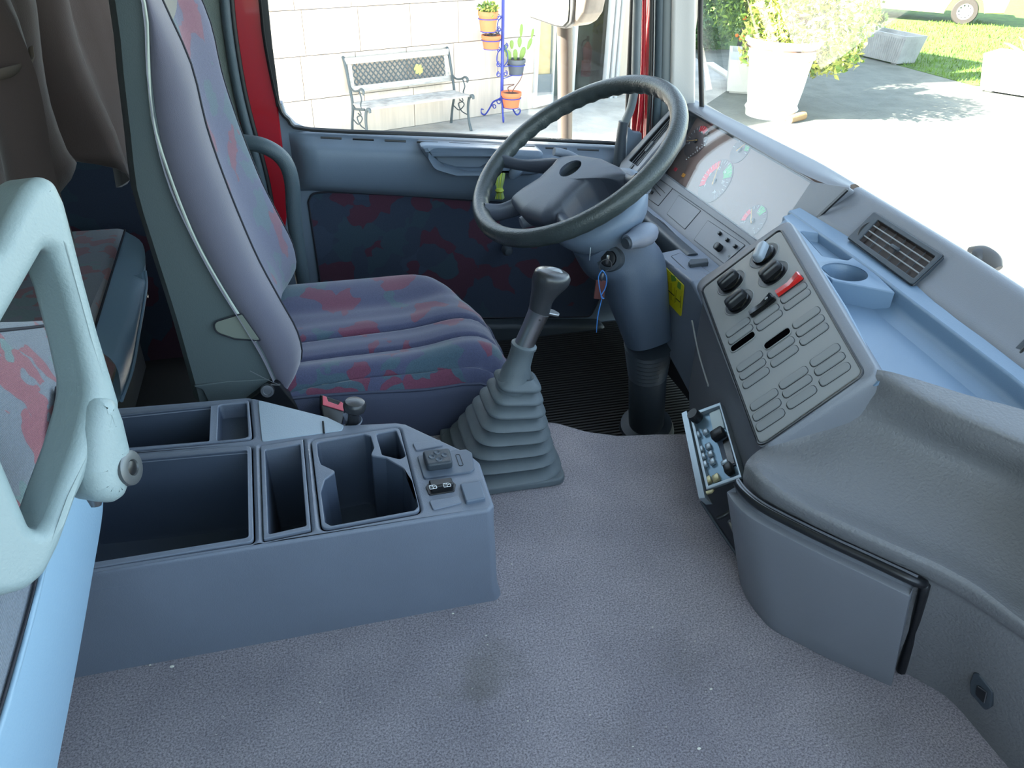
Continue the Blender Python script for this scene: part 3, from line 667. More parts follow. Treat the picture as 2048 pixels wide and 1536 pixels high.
hb_ = fa.pl([(192, 790), (238, 796), (254, 840), (268, 900), (268, 960), (256, 994), (235, 1008), (205, 1006), (188, 990), (176, 950), (180, 860)], .004)
hp = plate('hinge_bracket', fa, rnd([V(q) for q in hb_], .012), [], .05, .014, M_arm, ar, top=.008, ang=60, res=4)
hx = fa.P(*fa.px(257, 936, .003), .003)
lathe('hinge_bolt', [(0, .002), (.006, .002), (.007, .0045), (.012, .0045), (.0145, .003), (.015, -.004)], hx, (.93, -.30, .2), M_bolt, hp, 28)
lathe('bolt_socket', [(0, .0035), (.0045, .003), (.006, .0022)], hx+V((.001, 0, 0)), (.93, -.30, .2), M_black, hp, 12)
tube('clip', [fa.P(*fa.px(x, y, -.02), -.02) for x, y in [(182, 958), (188, 985), (192, 1012)]], [.006, .008, .004], M_steel, ar, 8)
# ================================================================== CENTRE CONSOLE
co = thing('centre_console', 'low grey blue storage console with open bins between the seats', 'console', (-.1, .87, 0))
CT = FZ(.17)
def cz(lst, h=0): return CT.pl(lst, h)
def grow(lp, k):
    c = sum((V(q[:2]) for q in lp), V((0, 0)))/len(lp); return [V(q[:2])+(V(q[:2])-c).normalized()*k for q in lp]
ctop = [V(q) for q in [(-.42, .709), (.170, .709), (.178, .718), (.179, .806), (.168, .831), (.094, .918), (.08, .925), (.0, .936), (-.018, .960), (-.118, 1.034), (-.13, 1.037), (-.42, 1.046)]]
binA = rnd(cz([(150, 828), (498, 800), (505, 878), (150, 912)]), .008)
binB = rnd(cz([(120, 922), (503, 892), (508, 1084), (120, 1149)]), .008)
binC = rnd(cz([(521, 893), (606, 879), (622, 1060), (527, 1080)]), .002)
binD = rnd(cz([(622, 881), (799, 855), (842, 1024), (643, 1060)]), .010)
plate('body', CT, rnd(ctop, .008), [grow(q, .0012) for q in (binA, binB, binC, binD)], .028, .005, M_dash2, co)
foot = [V((q.x+(q.x+.1)*.03, q.y+(q.y-.87)*.02)) for q in ctop]
rr = rnd(ctop, .014)
ax_ = []
for h, kx in [(0, .012), (.008, .011), (.025, .006), (.09, .003), (.146, -.0002), (.163, -.0003)]:
    ax_.append([V((q.x+kx*max(0, min(1, (q.x-.1)/.07)), q.y+kx*.3, h)) for q in rnd(ctop, .008)])
loft('side_skin', ax_, M_dash2, co, caps=False, ang=60)
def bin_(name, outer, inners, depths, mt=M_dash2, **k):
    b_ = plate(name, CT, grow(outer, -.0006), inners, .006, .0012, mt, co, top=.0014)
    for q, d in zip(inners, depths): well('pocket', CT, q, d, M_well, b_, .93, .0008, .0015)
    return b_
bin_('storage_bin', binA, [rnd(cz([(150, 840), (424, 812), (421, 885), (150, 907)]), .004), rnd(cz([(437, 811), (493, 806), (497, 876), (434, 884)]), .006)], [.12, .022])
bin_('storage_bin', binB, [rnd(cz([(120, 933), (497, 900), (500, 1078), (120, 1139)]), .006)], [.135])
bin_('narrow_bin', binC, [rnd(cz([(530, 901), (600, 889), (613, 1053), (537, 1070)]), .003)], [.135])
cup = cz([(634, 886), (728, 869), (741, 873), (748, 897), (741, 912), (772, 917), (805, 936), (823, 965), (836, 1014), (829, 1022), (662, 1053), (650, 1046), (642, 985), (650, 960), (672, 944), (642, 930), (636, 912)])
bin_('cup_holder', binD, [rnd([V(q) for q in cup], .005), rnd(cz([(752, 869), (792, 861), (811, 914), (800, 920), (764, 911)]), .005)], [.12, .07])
# switches
plate('blank_cap', CT, rnd(cz([(825, 888), (880, 881), (887, 893), (832, 903)]), .003), [], .004, .0012, M_dash2, co, top=.0022)
plate('blank_cap', CT, rnd(cz([(858, 1003), (917, 994), (925, 1007), (866, 1022)]), .004), [], .004, .0012, M_dash2, co, top=.0022)
mj = plate('mirror_control', CT, rnd(cz([(834, 914), (932, 901), (944, 908), (949, 940), (941, 947), (848, 960)]), .005), [], .006, .0015, mat('control_base_grey', (84, 94, 108), .45), co, top=.003)
fq = cz([(845, 917), (899, 911), (906, 940), (855, 947)])
jb = plate('control_button', CT, rnd(fq, .005), [], .012, .003, M_dark, mj, top=.014)
cj = sum((V(q) for q in fq), V((0, 0)))/4
for dx, dy in [(0, .0078), (.0085, 0), (-.0085, 0), (0, -.0078)]:
    lathe('arrow_dimple', [(0, .0004), (.0022, .0006), (.0036, .0015), (.0044, .0003)], CT.P(cj.x+dx, cj.y+dy, .0136), (0, 0, 1), mat('dimple_grey', (70, 78, 88), .4) if 'dimple_grey' not in bpy.data.materials else bpy.data.materials['dimple_grey'], jb, 14)
ss = rnd(cz([(911, 913), (919, 912), (927, 934), (919, 936)]), .003)
tube('selector_outline', [CT.P(q.x, q.y, .0033) for q in ss], .0005, M_black, mj, 5, closed=True, steps=1)
wsq = cz([(851, 975), (857, 968), (903, 962), (912, 970), (909, 984), (858, 992)])
plate('switch_recess', CT, rnd([V(q) for q in wsq], .004), [], .004, .0008, M_black, co, top=.0016)
lk = plate('lock_switch', CT, rnd(cz([(857, 970), (903, 964), (908, 977), (862, 986)]), .003), [], .010, .0025, M_black, co, top=.009)
def icon(px0, py0, flip=1):
    c = CT.px(px0, py0, .0093)
    q = rnd([(c.x-.0045, c.y-.0035), (c.x+.0045, c.y-.0035), (c.x+.0045, c.y+.001), (c.x+.002, c.y+.0035), (c.x-.0045, c.y+.0035)], .001)
    tube('window_icon', [CT.P(a.x, a.y, .0094) for a in q], .0004, M_white, lk, 4, closed=True, steps=1)
    tube('window_icon', [CT.P(c.x, c.y-.0035, .0094), CT.P(c.x, c.y+.0035, .0094)], .0004, M_white, lk, 4, steps=1)
    for k in (-1, 1): tube('window_icon', [CT.P(c.x+k*.0022-.0012, c.y+.0006, .0094), CT.P(c.x+k*.0022+.0012, c.y+.0006, .0094)], .0003, M_white, lk, 4, steps=1)
icon(866, 974); icon(894, 970)
plate('square_button', CT, rnd(cz([(920, 973), (961, 967), (971, 1002), (932, 1010)]), .003), [], .008, .002, mat('button_grey', (92, 104, 120), .4), co, top=.0055)
# bright flat panel by the brake and its slot
plate('cover_panel', CT, rnd(cz([(516, 801), (655, 836), (688, 852), (684, 862), (524, 884)]), .004), [], .003, .001, mat('cover_panel_plastic', (150, 164, 176), .45, bump=.2, bscale=500), co, top=.0016)
tube('panel_slot', [at(646, 843, Z=.1722), at(648, 866, Z=.1722)], .0014, M_black, co, 5, steps=1)
# debris along the foot
# ================================================================== PARKING BRAKE LEVER
pb = thing('parking_brake_lever', 'short black parking brake knob rising from a grey collar beside the console', 'lever', (.014, .962, .12))
pc = at(697, 846, Y=.954); ax = V((.02, 0, 1)).normalized()
lathe('collar', [(.009, -.012), (.012, -.008), (.019, .001), (.0205, .004), (.0195, .0055), (.0175, .003), (.0115, -.001), (.009, -.003)], pc, ax, M_dash2, pb, 30, start=140, sweep=285)
lathe('housing', [(.014, -.05), (.015, -.02), (.011, -.008), (0, -.008)], pc, ax, M_black, pb, 20)
lathe('knob', [(0, .0), (.0085, .0), (.008, .018), (.0095, .024), (.0155, .029), (.0168, .034), (.0165, .039), (.014, .0425), (.006, .0445), (0, .0445)], pc-ax*.006+V((.006, 0, 0)), (.16, 0, 1), M_knob, pb, 28)
# ================================================================== GEAR LEVER
gl = thing('gear_lever', 'tall gear lever with grey rubber bellows and rounded knob', 'gear lever', (.27, 1.02, 0))
def rsq(c, hx, hy, r, xa, ya, seg=5):
    return [c+xa*q.x+ya*q.y for q in rnd([(-hx, -hy), (hx, -hy), (hx, hy), (-hx, hy)], r, seg)]
XA, YA = V((1, 0, 0)), V((0, 1, 0))
b0 = V((.268, 1.018, 0))
plate('flange', FZ(0), rnd([(.165, .928), (.352, .925), (.362, 1.112), (.172, 1.118)], .02), [], .014, .004, M_boot, gl, top=.014)
rings = []
K = 8
tilt = V((.42, -.03, 1)).normalized()
for k in range(K):
    t = k/(K-1)
    z = .012+.150*t**1.0
    c = V((.262+.022*t, 1.02-.018*t, z))
    hx = .094*(1-t)**1.15*.98+.026; hx = .090+(.034-.090)*t**.85; hy = .090+(.032-.090)*t**.85
    a = .16*t; xa = V((math.cos(a), 0, -math.sin(a))); ya = YA
    dz = .150/(K-1)
    for s, h in [(1.02, 0), (1.05, dz*.12), (1.02, dz*.30), (.80, dz*.50), (.66, dz*.74), (.70, dz*.90)]:
        rings.append(rsq(c+V((0, 0, h)), hx*s, hy*s, min(hx, hy)*.62*s, xa, ya, 5))
rings.append(rsq(V((.286, 1.0, .176)), .020, .020, .019, XA, YA, 5))
loft('bellows', rings, M_boot, gl, ang=55)
nb = at(1024, 772, Y=1.0); ne = at(1048, 690, Y=1.0); axn = (ne-nb).normalized()
L1 = (ne-nb).length
lathe('neck_boot', [(.0265, -.004), (.0275, .004), (.0272, .012), (.0245, .015), (.0235, .030), (.0195, .042), (.0185, L1-.006), (.0205, L1-.003), (.0205, L1+.001), (.017, L1+.003)], nb, axn, M_boot, gl, 32, ang=50)
kb = at(1079, 622, Y=1.0); axc = (kb-ne).normalized(); L2 = (kb-ne).length
lathe('metal_sleeve', [(.0155, 0), (.0155, L2*.5), (.0165, L2*.93), (.0175, L2), (.010, L2+.001)], ne, axc, M_chrome, gl, 32)
for an in (.3, 2.2): 
    s_ = axc.orthogonal()
lathe('set_screw', [(0, .0016), (.0016, .0016), (.0016, 0)], ne+axc*L2*.82+(V((0, -1, .2))).normalized()*.0155, (0, -1, .2), M_black, gl, 10)
# selector tab
tb = kb+V((.018, -.006, .0)); plate('splitter_switch', Fr(kb+axc*.002, (1, 0, 0), n=axc), rnd([(.004, -.012), (.030, -.008), (.034, .002), (.026, .010), (.004, .010)], .004), [], .004, .0012, M_steel, gl, top=.003)
# knob: pear shaped head leaning forward
KR = []
path = [(kb, .0170, .016), (at(1083, 600, Y=1.0), .0175, .0165), (at(1090, 583, Y=1.0), .021, .020), (at(1098, 568, Y=1.0), .0268, .024), (at(1103, 557, Y=1.0), .0290, .025), (at(1105, 549, Y=1.0), .0278, .024), (at(1106, 543, Y=1.0), .0235, .020), (at(1106, 540.5, Y=1.0), .010, .009)]
u_ = V((1, 0, -.22)).normalized()
for (c, rx, ry) in path:
    KR.append([c+u_*(rx*math.cos(a))*(1.0)+YA*(ry*math.sin(a)) for a in [2*math.pi*i/24 for i in range(24)]])
kn = loft('knob', KR, M_knob, gl, sv=3, ang=60)
capc = at(1110, 547, Y=.988)
lathe('knob_cap', [(0, .0012), (.012, .0008), (.0145, -.0005), (.0145, -.002)], at(1107, 544, Y=.997), (.1, -.35, 1), mat('cap_gloss', (120, 124, 128), .2), kn, 24, .8, u=(1, 0, 0))
# ================================================================== STEERING COLUMN AND WHEEL
SW = V((.4929, 1.39, .4005)); SN = V((-.554, -.099, .827)).normalized()
FWh = Fr(SW, (1, 0, 0), n=SN)     # u points forward along the rim plane, v to the door side
wh = thing('steering_wheel', 'large four spoke truck steering wheel with worn dark green grey rim', 'steering wheel', SW-SN*.05)
R_ = .2085
def wp(a, r, h=0): return FWh.P(r*math.cos(a), r*math.sin(a), h)
N_ = 96; pts = [wp(2*math.pi*k/N_, R_) for k in range(N_)]
# finger bumps on the underside
vs, fs = [], []; res = 18
for k in range(N_*2):
    a = 2*math.pi*k/(N_*2); c = wp(a, R_); rad = (c-SW).normalized()
    for j in range(res):
        t = 2*math.pi*j/res
        bump = .0011*math.sin(a*44)*max(0, -math.cos(t)*.7-math.sin(t)*.7)
        rr = .0162+bump
        vs.append(c+rad*(math.cos(t)*rr*1.0)+SN*(math.sin(t)*rr*1.12))
M2 = N_*2
for k in range(M2):
    for j in range(res): fs.append([k*res+j, k*res+(j+1) % res, ((k+1) % M2)*res+(j+1) % res, ((k+1) % M2)*res+j])
rim = mesh('rim', vs, fs, M_wheel, wh, 60)
def wpx(x, y, h=0): 
    q = FWh.px(x, y, h); return q
# spokes end on the rim near these pixels
sp = [((1035, 318), (1120, 330)), ((985, 412), (1050, 390)), ((1300, 355), (1240, 350)), ((1150, 458), (1120, 420))]
sp = [((1032, 322), (1090, 322)), ((985, 425), (1045, 395)), ((1268, 356), (1215, 352)), ((1062, 462), (1100, 420))]
hubp = FWh.px(1150, 360, -.02)
SPK = [((1030, 318), (1100, 320), .017, .022), ((975, 418), (1040, 395), .021, .022), ((1275, 360), (1235, 345), .021, .024), ((1135, 455), (1115, 425), .018, .024)]
for (ra, rb_, w0, w1) in SPK:
    pa = FWh.px(*ra); pa = pa.normalized()*(R_-.004); pb2 = FWh.px(rb_[0], rb_[1], -.02)
    A_ = FWh.P(pa.x, pa.y, -.004); B_ = FWh.P(pb2.x, pb2.y, -.034); D_ = B_+(B_-A_)*.12-SN*.004
    tube('spoke', [A_, (A_*.6+B_*.4)-SN*.008, B_-SN*.004, D_-SN*.004], [w0, w0*.85, w1*.95, w1], M_hub, wh, 14, flat=.55, up=SN.cross(B_-A_), steps=5)
# hub pad: domed plate following the photographed outline
ho = [(1104, 330), (1118, 312), (1160, 309), (1205, 316), (1240, 332), (1262, 350), (1236, 362), (1205, 360), (1180, 365), (1150, 390), (1125, 418), (1105, 432), (1080, 440), (1040, 425), (1016, 398), (1040, 380), (1075, 358)]
H2 = rnd([FWh.px(x, y, -.012) for x, y in ho], .012)
cH = sum((q for q in H2), V((0, 0)))/len(H2)
rings = []
for s, h in [(.90, -.060), (.97, -.045), (1.0, -.026), (.985, -.016), (.93, -.009), (.80, -.004), (.55, -.001), (.25, .0)]:
    rings.append([FWh.P(cH.x+(q.x-cH.x)*s, cH.y+(q.y-cH.y)*s, h) for q in H2])
hub = loft('hub_pad', rings, M_hub, wh, ang=70, sv=3)
eh = FWh.px(1142, 339, -.004)
eu = (FWh.px(1172, 332, -.004)-eh).length
cyl = lathe('cutter', [(.023, -.02), (.023, .02)], FWh.P(eh.x, eh.y, -.004), SN, M_hub, None, 32)
cutby(hub, [cyl])
well('emblem_recess', FWh, [V((eh.x+.023*math.cos(a), eh.y+.023*math.sin(a))) for a in [2*math.pi*k/32 for k in range(32)]], .014, M_dark, wh, .97, -.003, .002)
# lower hub shroud under the rim
fsp = Fr(SW-SN*.10, (1, 0, 0), n=SN)
lathe('column_boss', [(.03, 0), (.045, .01), (.05, .03), (.05, .045), (.045, .06)], SW-SN*.115+V((.0, -.02, 0)), SN, M_dash2, wh, 28, 1.2)
sc = thing('steering_column', 'grey blue steering column shroud with ignition lock and bellows below the wheel', 'steering column', (.66, 1.36, -.25))
# shroud: loft of oval rings along the column
cen = [((1225, 455), .40, .062, .075), ((1245, 500), .47, .070, .072), ((1268, 560), .54, .066, .066), ((1285, 630), .62, .056, .058), ((1300, 690), .66, .050, .050)]
cpath = [SW+V((.045, -.035, -.135)), SW+V((.085, -.03, -.185)), at(1262, 540, X=.615), at(1280, 610, X=.63), at(1297, 682, X=.65)]
crad = [(.062, .066), (.070, .074), (.066, .072), (.056, .058), (.046, .046)]
rings = []
for i, (c, (ra, rb2)) in enumerate(zip(cpath, crad)):
    d = (cpath[min(i+1, 4)]-cpath[max(i-1, 0)]).normalized(); u = V((1, 0, 0)); u = (u-d*u.dot(d)).normalized(); v = d.cross(u)
    rings.append([c+u*ra*math.copysign(abs(math.cos(a))**.75, math.cos(a))+v*rb2*math.copysign(abs(math.sin(a))**.75, math.sin(a)) for a in [2*math.pi*k/32 for k in range(32)]])
shr = loft('shroud', rings, M_shroud, sc, sv=4, ang=60)
# upper bowl under the wheel
bw = []
bc = SW-SN*.098+V((-.02, -.035, -.004))
for s, h in [(.05, .006), (.085, .006), (.100, -.004), (.099, -.025), (.088, -.05), (.07, -.07)]:
    bw.append([bc+FWh.u*(s*math.cos(a)*1.02+.006)+FWh.v*(s*math.sin(a)*1.0)+SN*h for a in [2*math.pi*k/40 for k in range(40)]])
loft('wheel_bowl', bw, M_door, sc, ang=60)
# lower bellows and tube
lp = at(1297, 686, X=.655); lq = at(1292, 860, Z=-.25)
dv = (lq-lp).normalized(); LL = (lq-lp).length
prof = []
for k in range(8): prof += [(.052-.0012*k, k*.013), (.047-.0012*k, k*.013+.0065)]
prof += [(.042, .11), (.041, LL-.03), (.060, LL-.025), (.064, LL-.01), (.066, LL)]
lathe('lower_bellows', prof, lp, dv, M_dark, sc, 32)
# stalks
def stalk(name, pts, rr, parent=sc): return tube(name, pts, rr, M_dash2, parent, 14, steps=4)
stalk('wiper_stalk', [at(1258, 484, Y=1.25)+V((-.004, 0, 0)), at(1264, 480, Y=1.255), at(1278, 474, Y=1.265), at(1292, 468, Y=1.28), at(1300, 463, Y=1.30), at(1305, 460, Y=1.32)], [.0145, .0165, .0215, .0225, .017, .010])
ec = at(1253, 486, Y=1.248); exd = (ec-at(1285, 472, Y=1.27)).normalized()
sbn = lathe('stalk_button', [(0, .003), (.0095, .003), (.011, .001), (.0115, -.004)], ec+exd*.001, exd, M_dark, sc, 24)
stalk('turn_stalk', [at(1108, 303, Y=1.46), at(1124, 306, Y=1.46), at(1150, 316, Y=1.45), at(1190, 345, Y=1.43)], [.008, .0085, .008, .008])
stalk('lever_end', [at(1042, 446, Y=1.47), at(1060, 440, Y=1.47), at(1100, 436, Y=1.45), at(1160, 430, Y=1.42)], [.012, .014, .008, .007])
# ignition lock
il = at(1217, 517, Y=1.285); ild = (CAM-il).normalized()*.5+V((-.5, -.3, .15)); ild.normalize()
ig = lathe('ignition_ring', [(.0245, -.03), (.026, -.006), (.024, 0), (.0165, .001), (.0155, -.006), (0, -.006)], il, ild, M_dark, sc, 32)
lathe('lock_barrel', [(.0155, -.004), (.0145, .003), (.010, .004), (0, .004)], il, ild, M_black, ig, 28)
box('column_mark', at(1180, 508, Y=1.28), (.0018, .0018, .026), M_radio, sc, .0005)
ky = thing('ignition_key', 'key in the ignition with ring hanging below the steering wheel', 'key', il)
box('key_bow', il+ild*.012+V((.002, 0, -.002)), (.006, .006, .02), M_steel, ky, .002)
rc = at(1211, 531, Y=1.262)
tube('ring', [rc+V((math.cos(a)*.0125, 0, math.sin(a)*.0125)) for a in [2*math.pi*k/20 for k in range(20)]], .0009, M_steel, ky, 6, closed=True, steps=1)
tube('clasp', [at(1206, 546, Y=1.26), at(1204, 555, Y=1.26), at(1203, 562, Y=1.26)], [.002, .003, .0015], M_steel, ky, 8)
ft = Fr(at(1200, 575, Y=1.26), (1, .15, 0), n=(.1, -1, 0))
tg = plate('leather_fob', ft, rnd(ft.pl([(1193, 560), (1213, 562), (1208, 600), (1188, 598)]), .002), [], .003, .001, M_leath, None)
tag(tg, 'brown leather key fob hanging from the ignition key', 'key fob')
ct = tube('cable_tie', [at(x, y, Y=1.25) for x, y in [(1206, 541), (1213, 555), (1211, 575), (1202, 592), (1208, 597)]]+[at(1203, 594, Y=1.25)]+[at(x, y, Y=1.25) for x, y in [(1198, 570), (1197, 553), (1204, 541), (1206, 543)]], .0011, M_blueT, None, 6)
tag(ct, 'looped blue plastic cable tie on the ignition keys', 'cable tie', 'cable ties on the keys')
ct = tube('cable_tie', [at(x, y, Y=1.25) for x, y in [(1205, 592), (1200, 612), (1195, 636), (1193, 665)]], [.0009, .0018, .002, .0012], M_blueT, None, 6, flat=.5)
tag(ct, 'long pale blue tail of a cable tie pointing down at the footwell', 'cable tie', 'cable ties on the keys')
# ribbon tassel on the door pull
rt = thing('ribbon_tassel', 'yellow green ribbon tassel tied to the door pull', 'tassel', at(1000, 350, Y=1.80))
for k in range(5):
    dx = (k-2)*4
    tube('ribbon', [at(1000+dx, 346, Y=1.80), at(999+dx*.8, 362, Y=1.795), at(999+dx*.5, 378, Y=1.795), at(999+dx*.9, 397, Y=1.80)], [.006, .007, .005, .006], M_yg if k % 2 else mat('ribbon_olive', (140, 160, 90), .6), rt, 8, flat=.35)
lathe('knot', [(0, -.005), (.008, -.004), (.011, 0), (.008, .005), (0, .006)], at(999, 381, Y=1.79), (0, 0, 1), M_yg, rt, 14)
# ================================================================== DASHBOARD
da = thing('dashboard', 'wraparound grey blue truck dashboard with gauge cluster, switch panel and top tray', 'dashboard', (.85, .9, -.05))
def lineY(pts, y):
    P_ = sorted(pts, key=lambda p: -p.y)
    if y >= P_[0].y: a, b_ = P_[0], P_[1]
    elif y <= P_[-1].y: a, b_ = P_[-2], P_[-1]
    else:
        for a, b_ in zip(P_, P_[1:]):
            if a.y >= y >= b_.y: break
    t = (y-a.y)/(b_.y-a.y); return a+(b_-a)*t
def SM(pts, n=4): return spline([V(p) for p in pts], n)
NL = SM([at(1372, 198, Z=.39), at(1545, 270, Z=.39), at(1703, 364, Z=.39), at(1895, 480, Z=.388), at(2048, 577, Z=.386)])+[V((.84, .3, .385)), V((.76, -.1, .38)), V((.70, -.35, .38))]
NL[0].x = min(NL[0].x, .97)
UL = SM([at(1612, 427, Z=.333), at(1697, 478, Z=.333), at(1797, 544, Z=.333), at(1880, 619, Z=.333), at(2048, 742, Z=.333)])
LL_ = SM([at(1641, 464, Z=.331), at(1734, 530, Z=.331), at(1797, 578, Z=.331), at(1880, 640, Z=.331), at(2048, 768, Z=.331)])
d = (UL[-1]-UL[-5]); d.z = 0
UL += [V((.80, .45, .333)), V((.74, .1, .333)), V((.66, -.3, .333))]
LL_ += [V((.778, .45, .331)), V((.715, .1, .331)), V((.635, -.3, .331))]
# upper face with rounded nose
ys = [1.163, 1.05, .93, .82, .70, .58, .45, .3, .1, -.1, -.3]
rows = [[] for _ in range(8)]
for y in ys:
    N, U = lineY(NL, y), lineY(UL, y); fwd = V((1, 0, 0))
    up = V((-.707, 0, .707))
    for r_, p in enumerate([N+V((.03, 0, -.08)), N+V((.022, 0, -.02)), N+V((.008, 0, -.003)), N+V((-.008, 0, -.003)), N+(U-N)*.3+V((-.001, 0, .002)), N+(U-N)*.7, U+(N-U)*.04, U+V((.004, 0, -.02))]): rows[r_].append(p)
uf = patch('upper_fascia', rows, M_dash, da, 3, 3)
# hood above the gauges
FC = Fr((.93, 1.5, .383), (0, -1, 0), (.081, 0, .141))
hr = [[] for _ in range(6)]
for (nx_, ny_), (gx, gy) in [((1358, 214), (1352, 232)), ((1372, 198), (1367, 226)), ((1392, 195), (1380, 219)), ((1460, 224), (1440, 254)), ((1545, 270), (1505, 292)), ((1625, 317), (1570, 330)), ((1665, 341), (1634, 361)), ((1708, 367), (1697, 383))]:
    N = at(nx_, ny_, Z=.39); g_ = FC.px(gx, gy, .001); G_ = FC.P(g_.x, g_.y, .001); N.x = min(N.x, .975)
    for r_, p in enumerate([N+V((.03, 0, -.09)), N+V((.022, 0, -.022)), N+V((.008, 0, -.003)), N+V((-.006, 0, -.002)), G_+(N-G_)*.35+V((-.001, 0, .003)), G_]): hr[r_].append(p)
hd = patch('cluster_hood', hr, M_dash, da, 3, 3)
glo = [(1377, 221), (1624, 362), (1545, 480), (1515, 482), (1498, 470), (1315, 338), (1322, 322)]
gl2 = rnd([V(q) for q in FC.pl(glo)], .006)
bo_ = FC.pl([(1352, 232), (1379, 218), (1632, 365), (1704, 375), (1636, 440), (1600, 500), (1560, 545), (1490, 480), (1300, 345), (1296, 330)])
plate('cluster_bezel', FC, rnd([V(q) for q in bo_], .006), [gl2], .02, .002, M_dash, da, top=.002)
well('cluster_well', FC, gl2, .03, M_dark, da, .99, .001, .001, bot=False)
plate('seam_gap', FC, FC.pl([(1696, 380), (1699, 383), (1640, 439), (1637, 436)], .004), [], .004, .0, M_black, da, top=.0105)
gf = plate('gauge_plate', FC, grow(gl2, .004), [], .003, 0, M_face, da, top=-.026)
# gauges
def dial(cx, cy, r, reds, greens, ticks, needle, r0=0, names=None):
    c = FC.px(cx, cy, -.024)
    dl = lathe('gauge_dial', [(r*1.03, -.002), (r*1.03, .001), (r, .0012), (0, .0012)], FC.P(c.x, c.y, -.0255), FC.n, mat('dial_%d' % cx, (96, 84, 84), .5), da, 40)
    def arc(a0, a1, ri, ro, mt, nm):
        n = 16; vs = []
        for k in range(n+1):
            a = math.radians(a0+(a1-a0)*k/n)
            for rr in (ri, ro): vs.append(FC.P(c.x+rr*math.cos(a), c.y+rr*math.sin(a), -.0236))
        mesh(nm, vs, [[2*k, 2*k+1, 2*k+3, 2*k+2] for k in range(n)], mt, dl, fix=False)
    for a0, a1 in reds: arc(a0, a1, r*.62, r*.98, M_redp, 'red_band')
    for a0, a1 in greens: arc(a0, a1, r*.5, r*.98, M_green, 'green_band')
    for k in range(ticks[2]+1):
        a = math.radians(ticks[0]+(ticks[1]-ticks[0])*k/ticks[2]); ri = r*(.82 if k % 2 else .74)
        tube('tick', [FC.P(c.x+ri*math.cos(a), c.y+ri*math.sin(a), -.0232), FC.P(c.x+r*.97*math.cos(a), c.y+r*.97*math.sin(a), -.0232)], .0005, M_white, dl, 4, steps=1)
    if names:
        for k, s_ in enumerate(names):
            a = math.radians(ticks[0]+(ticks[1]-ticks[0])*k/(len(names)-1))
            text('numeral', s_, FC, c.x+r*.6*math.cos(a), c.y+r*.6*math.sin(a), r*.2, .0003, M_white, dl, top=-.0232)
    a = math.radians(needle)
    tube('needle', [FC.P(c.x-.2*r*math.cos(a), c.y-.2*r*math.sin(a), -.020), FC.P(c.x+.8*r*math.cos(a), c.y+.8*r*math.sin(a), -.020)], [.0016, .0006], mat('needle_%d' % cx, (235, 190, 110), .4), dl, 6, steps=1)
    lathe('needle_hub', [(.006, -.003), (.006, .002), (0, .003)], FC.P(c.x, c.y, -.022), FC.n, M_black, dl, 16)
    return dl
dial(1430, 362, .052, [(120, 215)], [(30, 75)], (-40, 220, 24), 118, names=['24', '20', '16', '12', '8', '4'])
dial(1392, 282, .040, [(60, 120)], [], (-30, 210, 16), 200, names=['10', '5', '0'])
dial(1505, 442, .036, [(150, 200)], [(60, 100)], (-30, 210, 12), 140, names=['1', '1/2', '0'])
dial(1480, 300, .030, [], [(10, 60)], (0, 180, 10), 60)
for k, (x, y) in enumerate([(1335, 328), (1350, 338), (1366, 350)]):
    c = FC.px(x, y, -.023); box('warning_lamp', (c.x, c.y, -.0245), (.012, .009, .003), M_tell if k != 1 else M_redp, da, .001, fr=FC)
for k in range(9):
    c = FC.px(1372+k*4.5, 318-k*3.5, -.023); box('legend_mark', (c.x, c.y, -.0245), (.003, .0025, .002), M_white, da, 0, fr=FC)
cg = plate('cluster_glass', FC, gl2, [], .003, 0, M_glassc if 'M_glassc' in globals() else M_glassd, da, top=-.002); cg['label'] = 'clear curved gauge cover full of reflections'
# switch strip
FS = Fr((.845, 1.6, .233), (0, -1, 0), (.6, 0, .8))
so = FS.pl([(1246, 345), (1298, 327), (1318, 337), (1560, 512), (1520, 590), (1456, 548), (1225, 386)])
plate('switch_strip', FS, rnd([V(q) for q in so], .004), [], .03, .003, M_dash, da)
def outl(fr, lst, r, nm, parent, k=.0006, h=.0004, mt=M_black):
    q = rnd([V(a) for a in fr.pl(lst)], r); tube(nm, [fr.P(a.x, a.y, h) for a in q], k, mt, parent, 5, closed=True, steps=1); return q
for i, q in enumerate([[(1306, 350), (1346, 377), (1317, 412), (1268, 377)], [(1358, 391), (1402, 422), (1370, 459), (1334, 428)], [(1416, 441), (1491, 491), (1449, 528), (1388, 480)]]):
    pp = outl(FS, q, .002, 'panel_seam', da)
    pl2 = plate('blank_panel', FS, grow(pp, -.0008), [], .003, .0006, M_dash, da, top=.0014)
    if i == 2:
        for (x, y, r_, hh) in [(1441, 468, .0042, .006), (1456, 481, .0042, .006), (1472, 494, .0042, .006), (1440, 497, .0085, .013)]:
            c = FS.px(x, y, .0014); lathe('control_peg', [(r_, 0), (r_*.95, hh), (r_*.7, hh+.001), (0, hh+.001)], FS.P(c.x, c.y, .0014), FS.n, M_black, pl2, 12)
        c = FS.px(1458, 512, .0014); lathe('socket', [(.003, 0), (.003, .0006), (0, .0006)], FS.P(c.x, c.y, .0014), FS.n, M_black, pl2, 12)
    if i == 0:
        for (a, b_) in [((1302, 358), (1331, 387)), ((1296, 362), (1322, 392))]:
            p, q2 = FS.px(*a), FS.px(*b_); tube('slider_slot', [FS.P(p.x, p.y, .0015), FS.P(q2.x, q2.y, .0015)], .0007, M_black, pl2, 5, steps=1)
        for k, (x, y) in enumerate([(1292, 374), (1298, 380), (1304, 385)]):
            c = FS.px(x, y, .002); box('slider_button', (c.x, c.y, .003), (.009, .008, .005), M_white if k == 1 else M_black, pl2, .001, fr=FS)
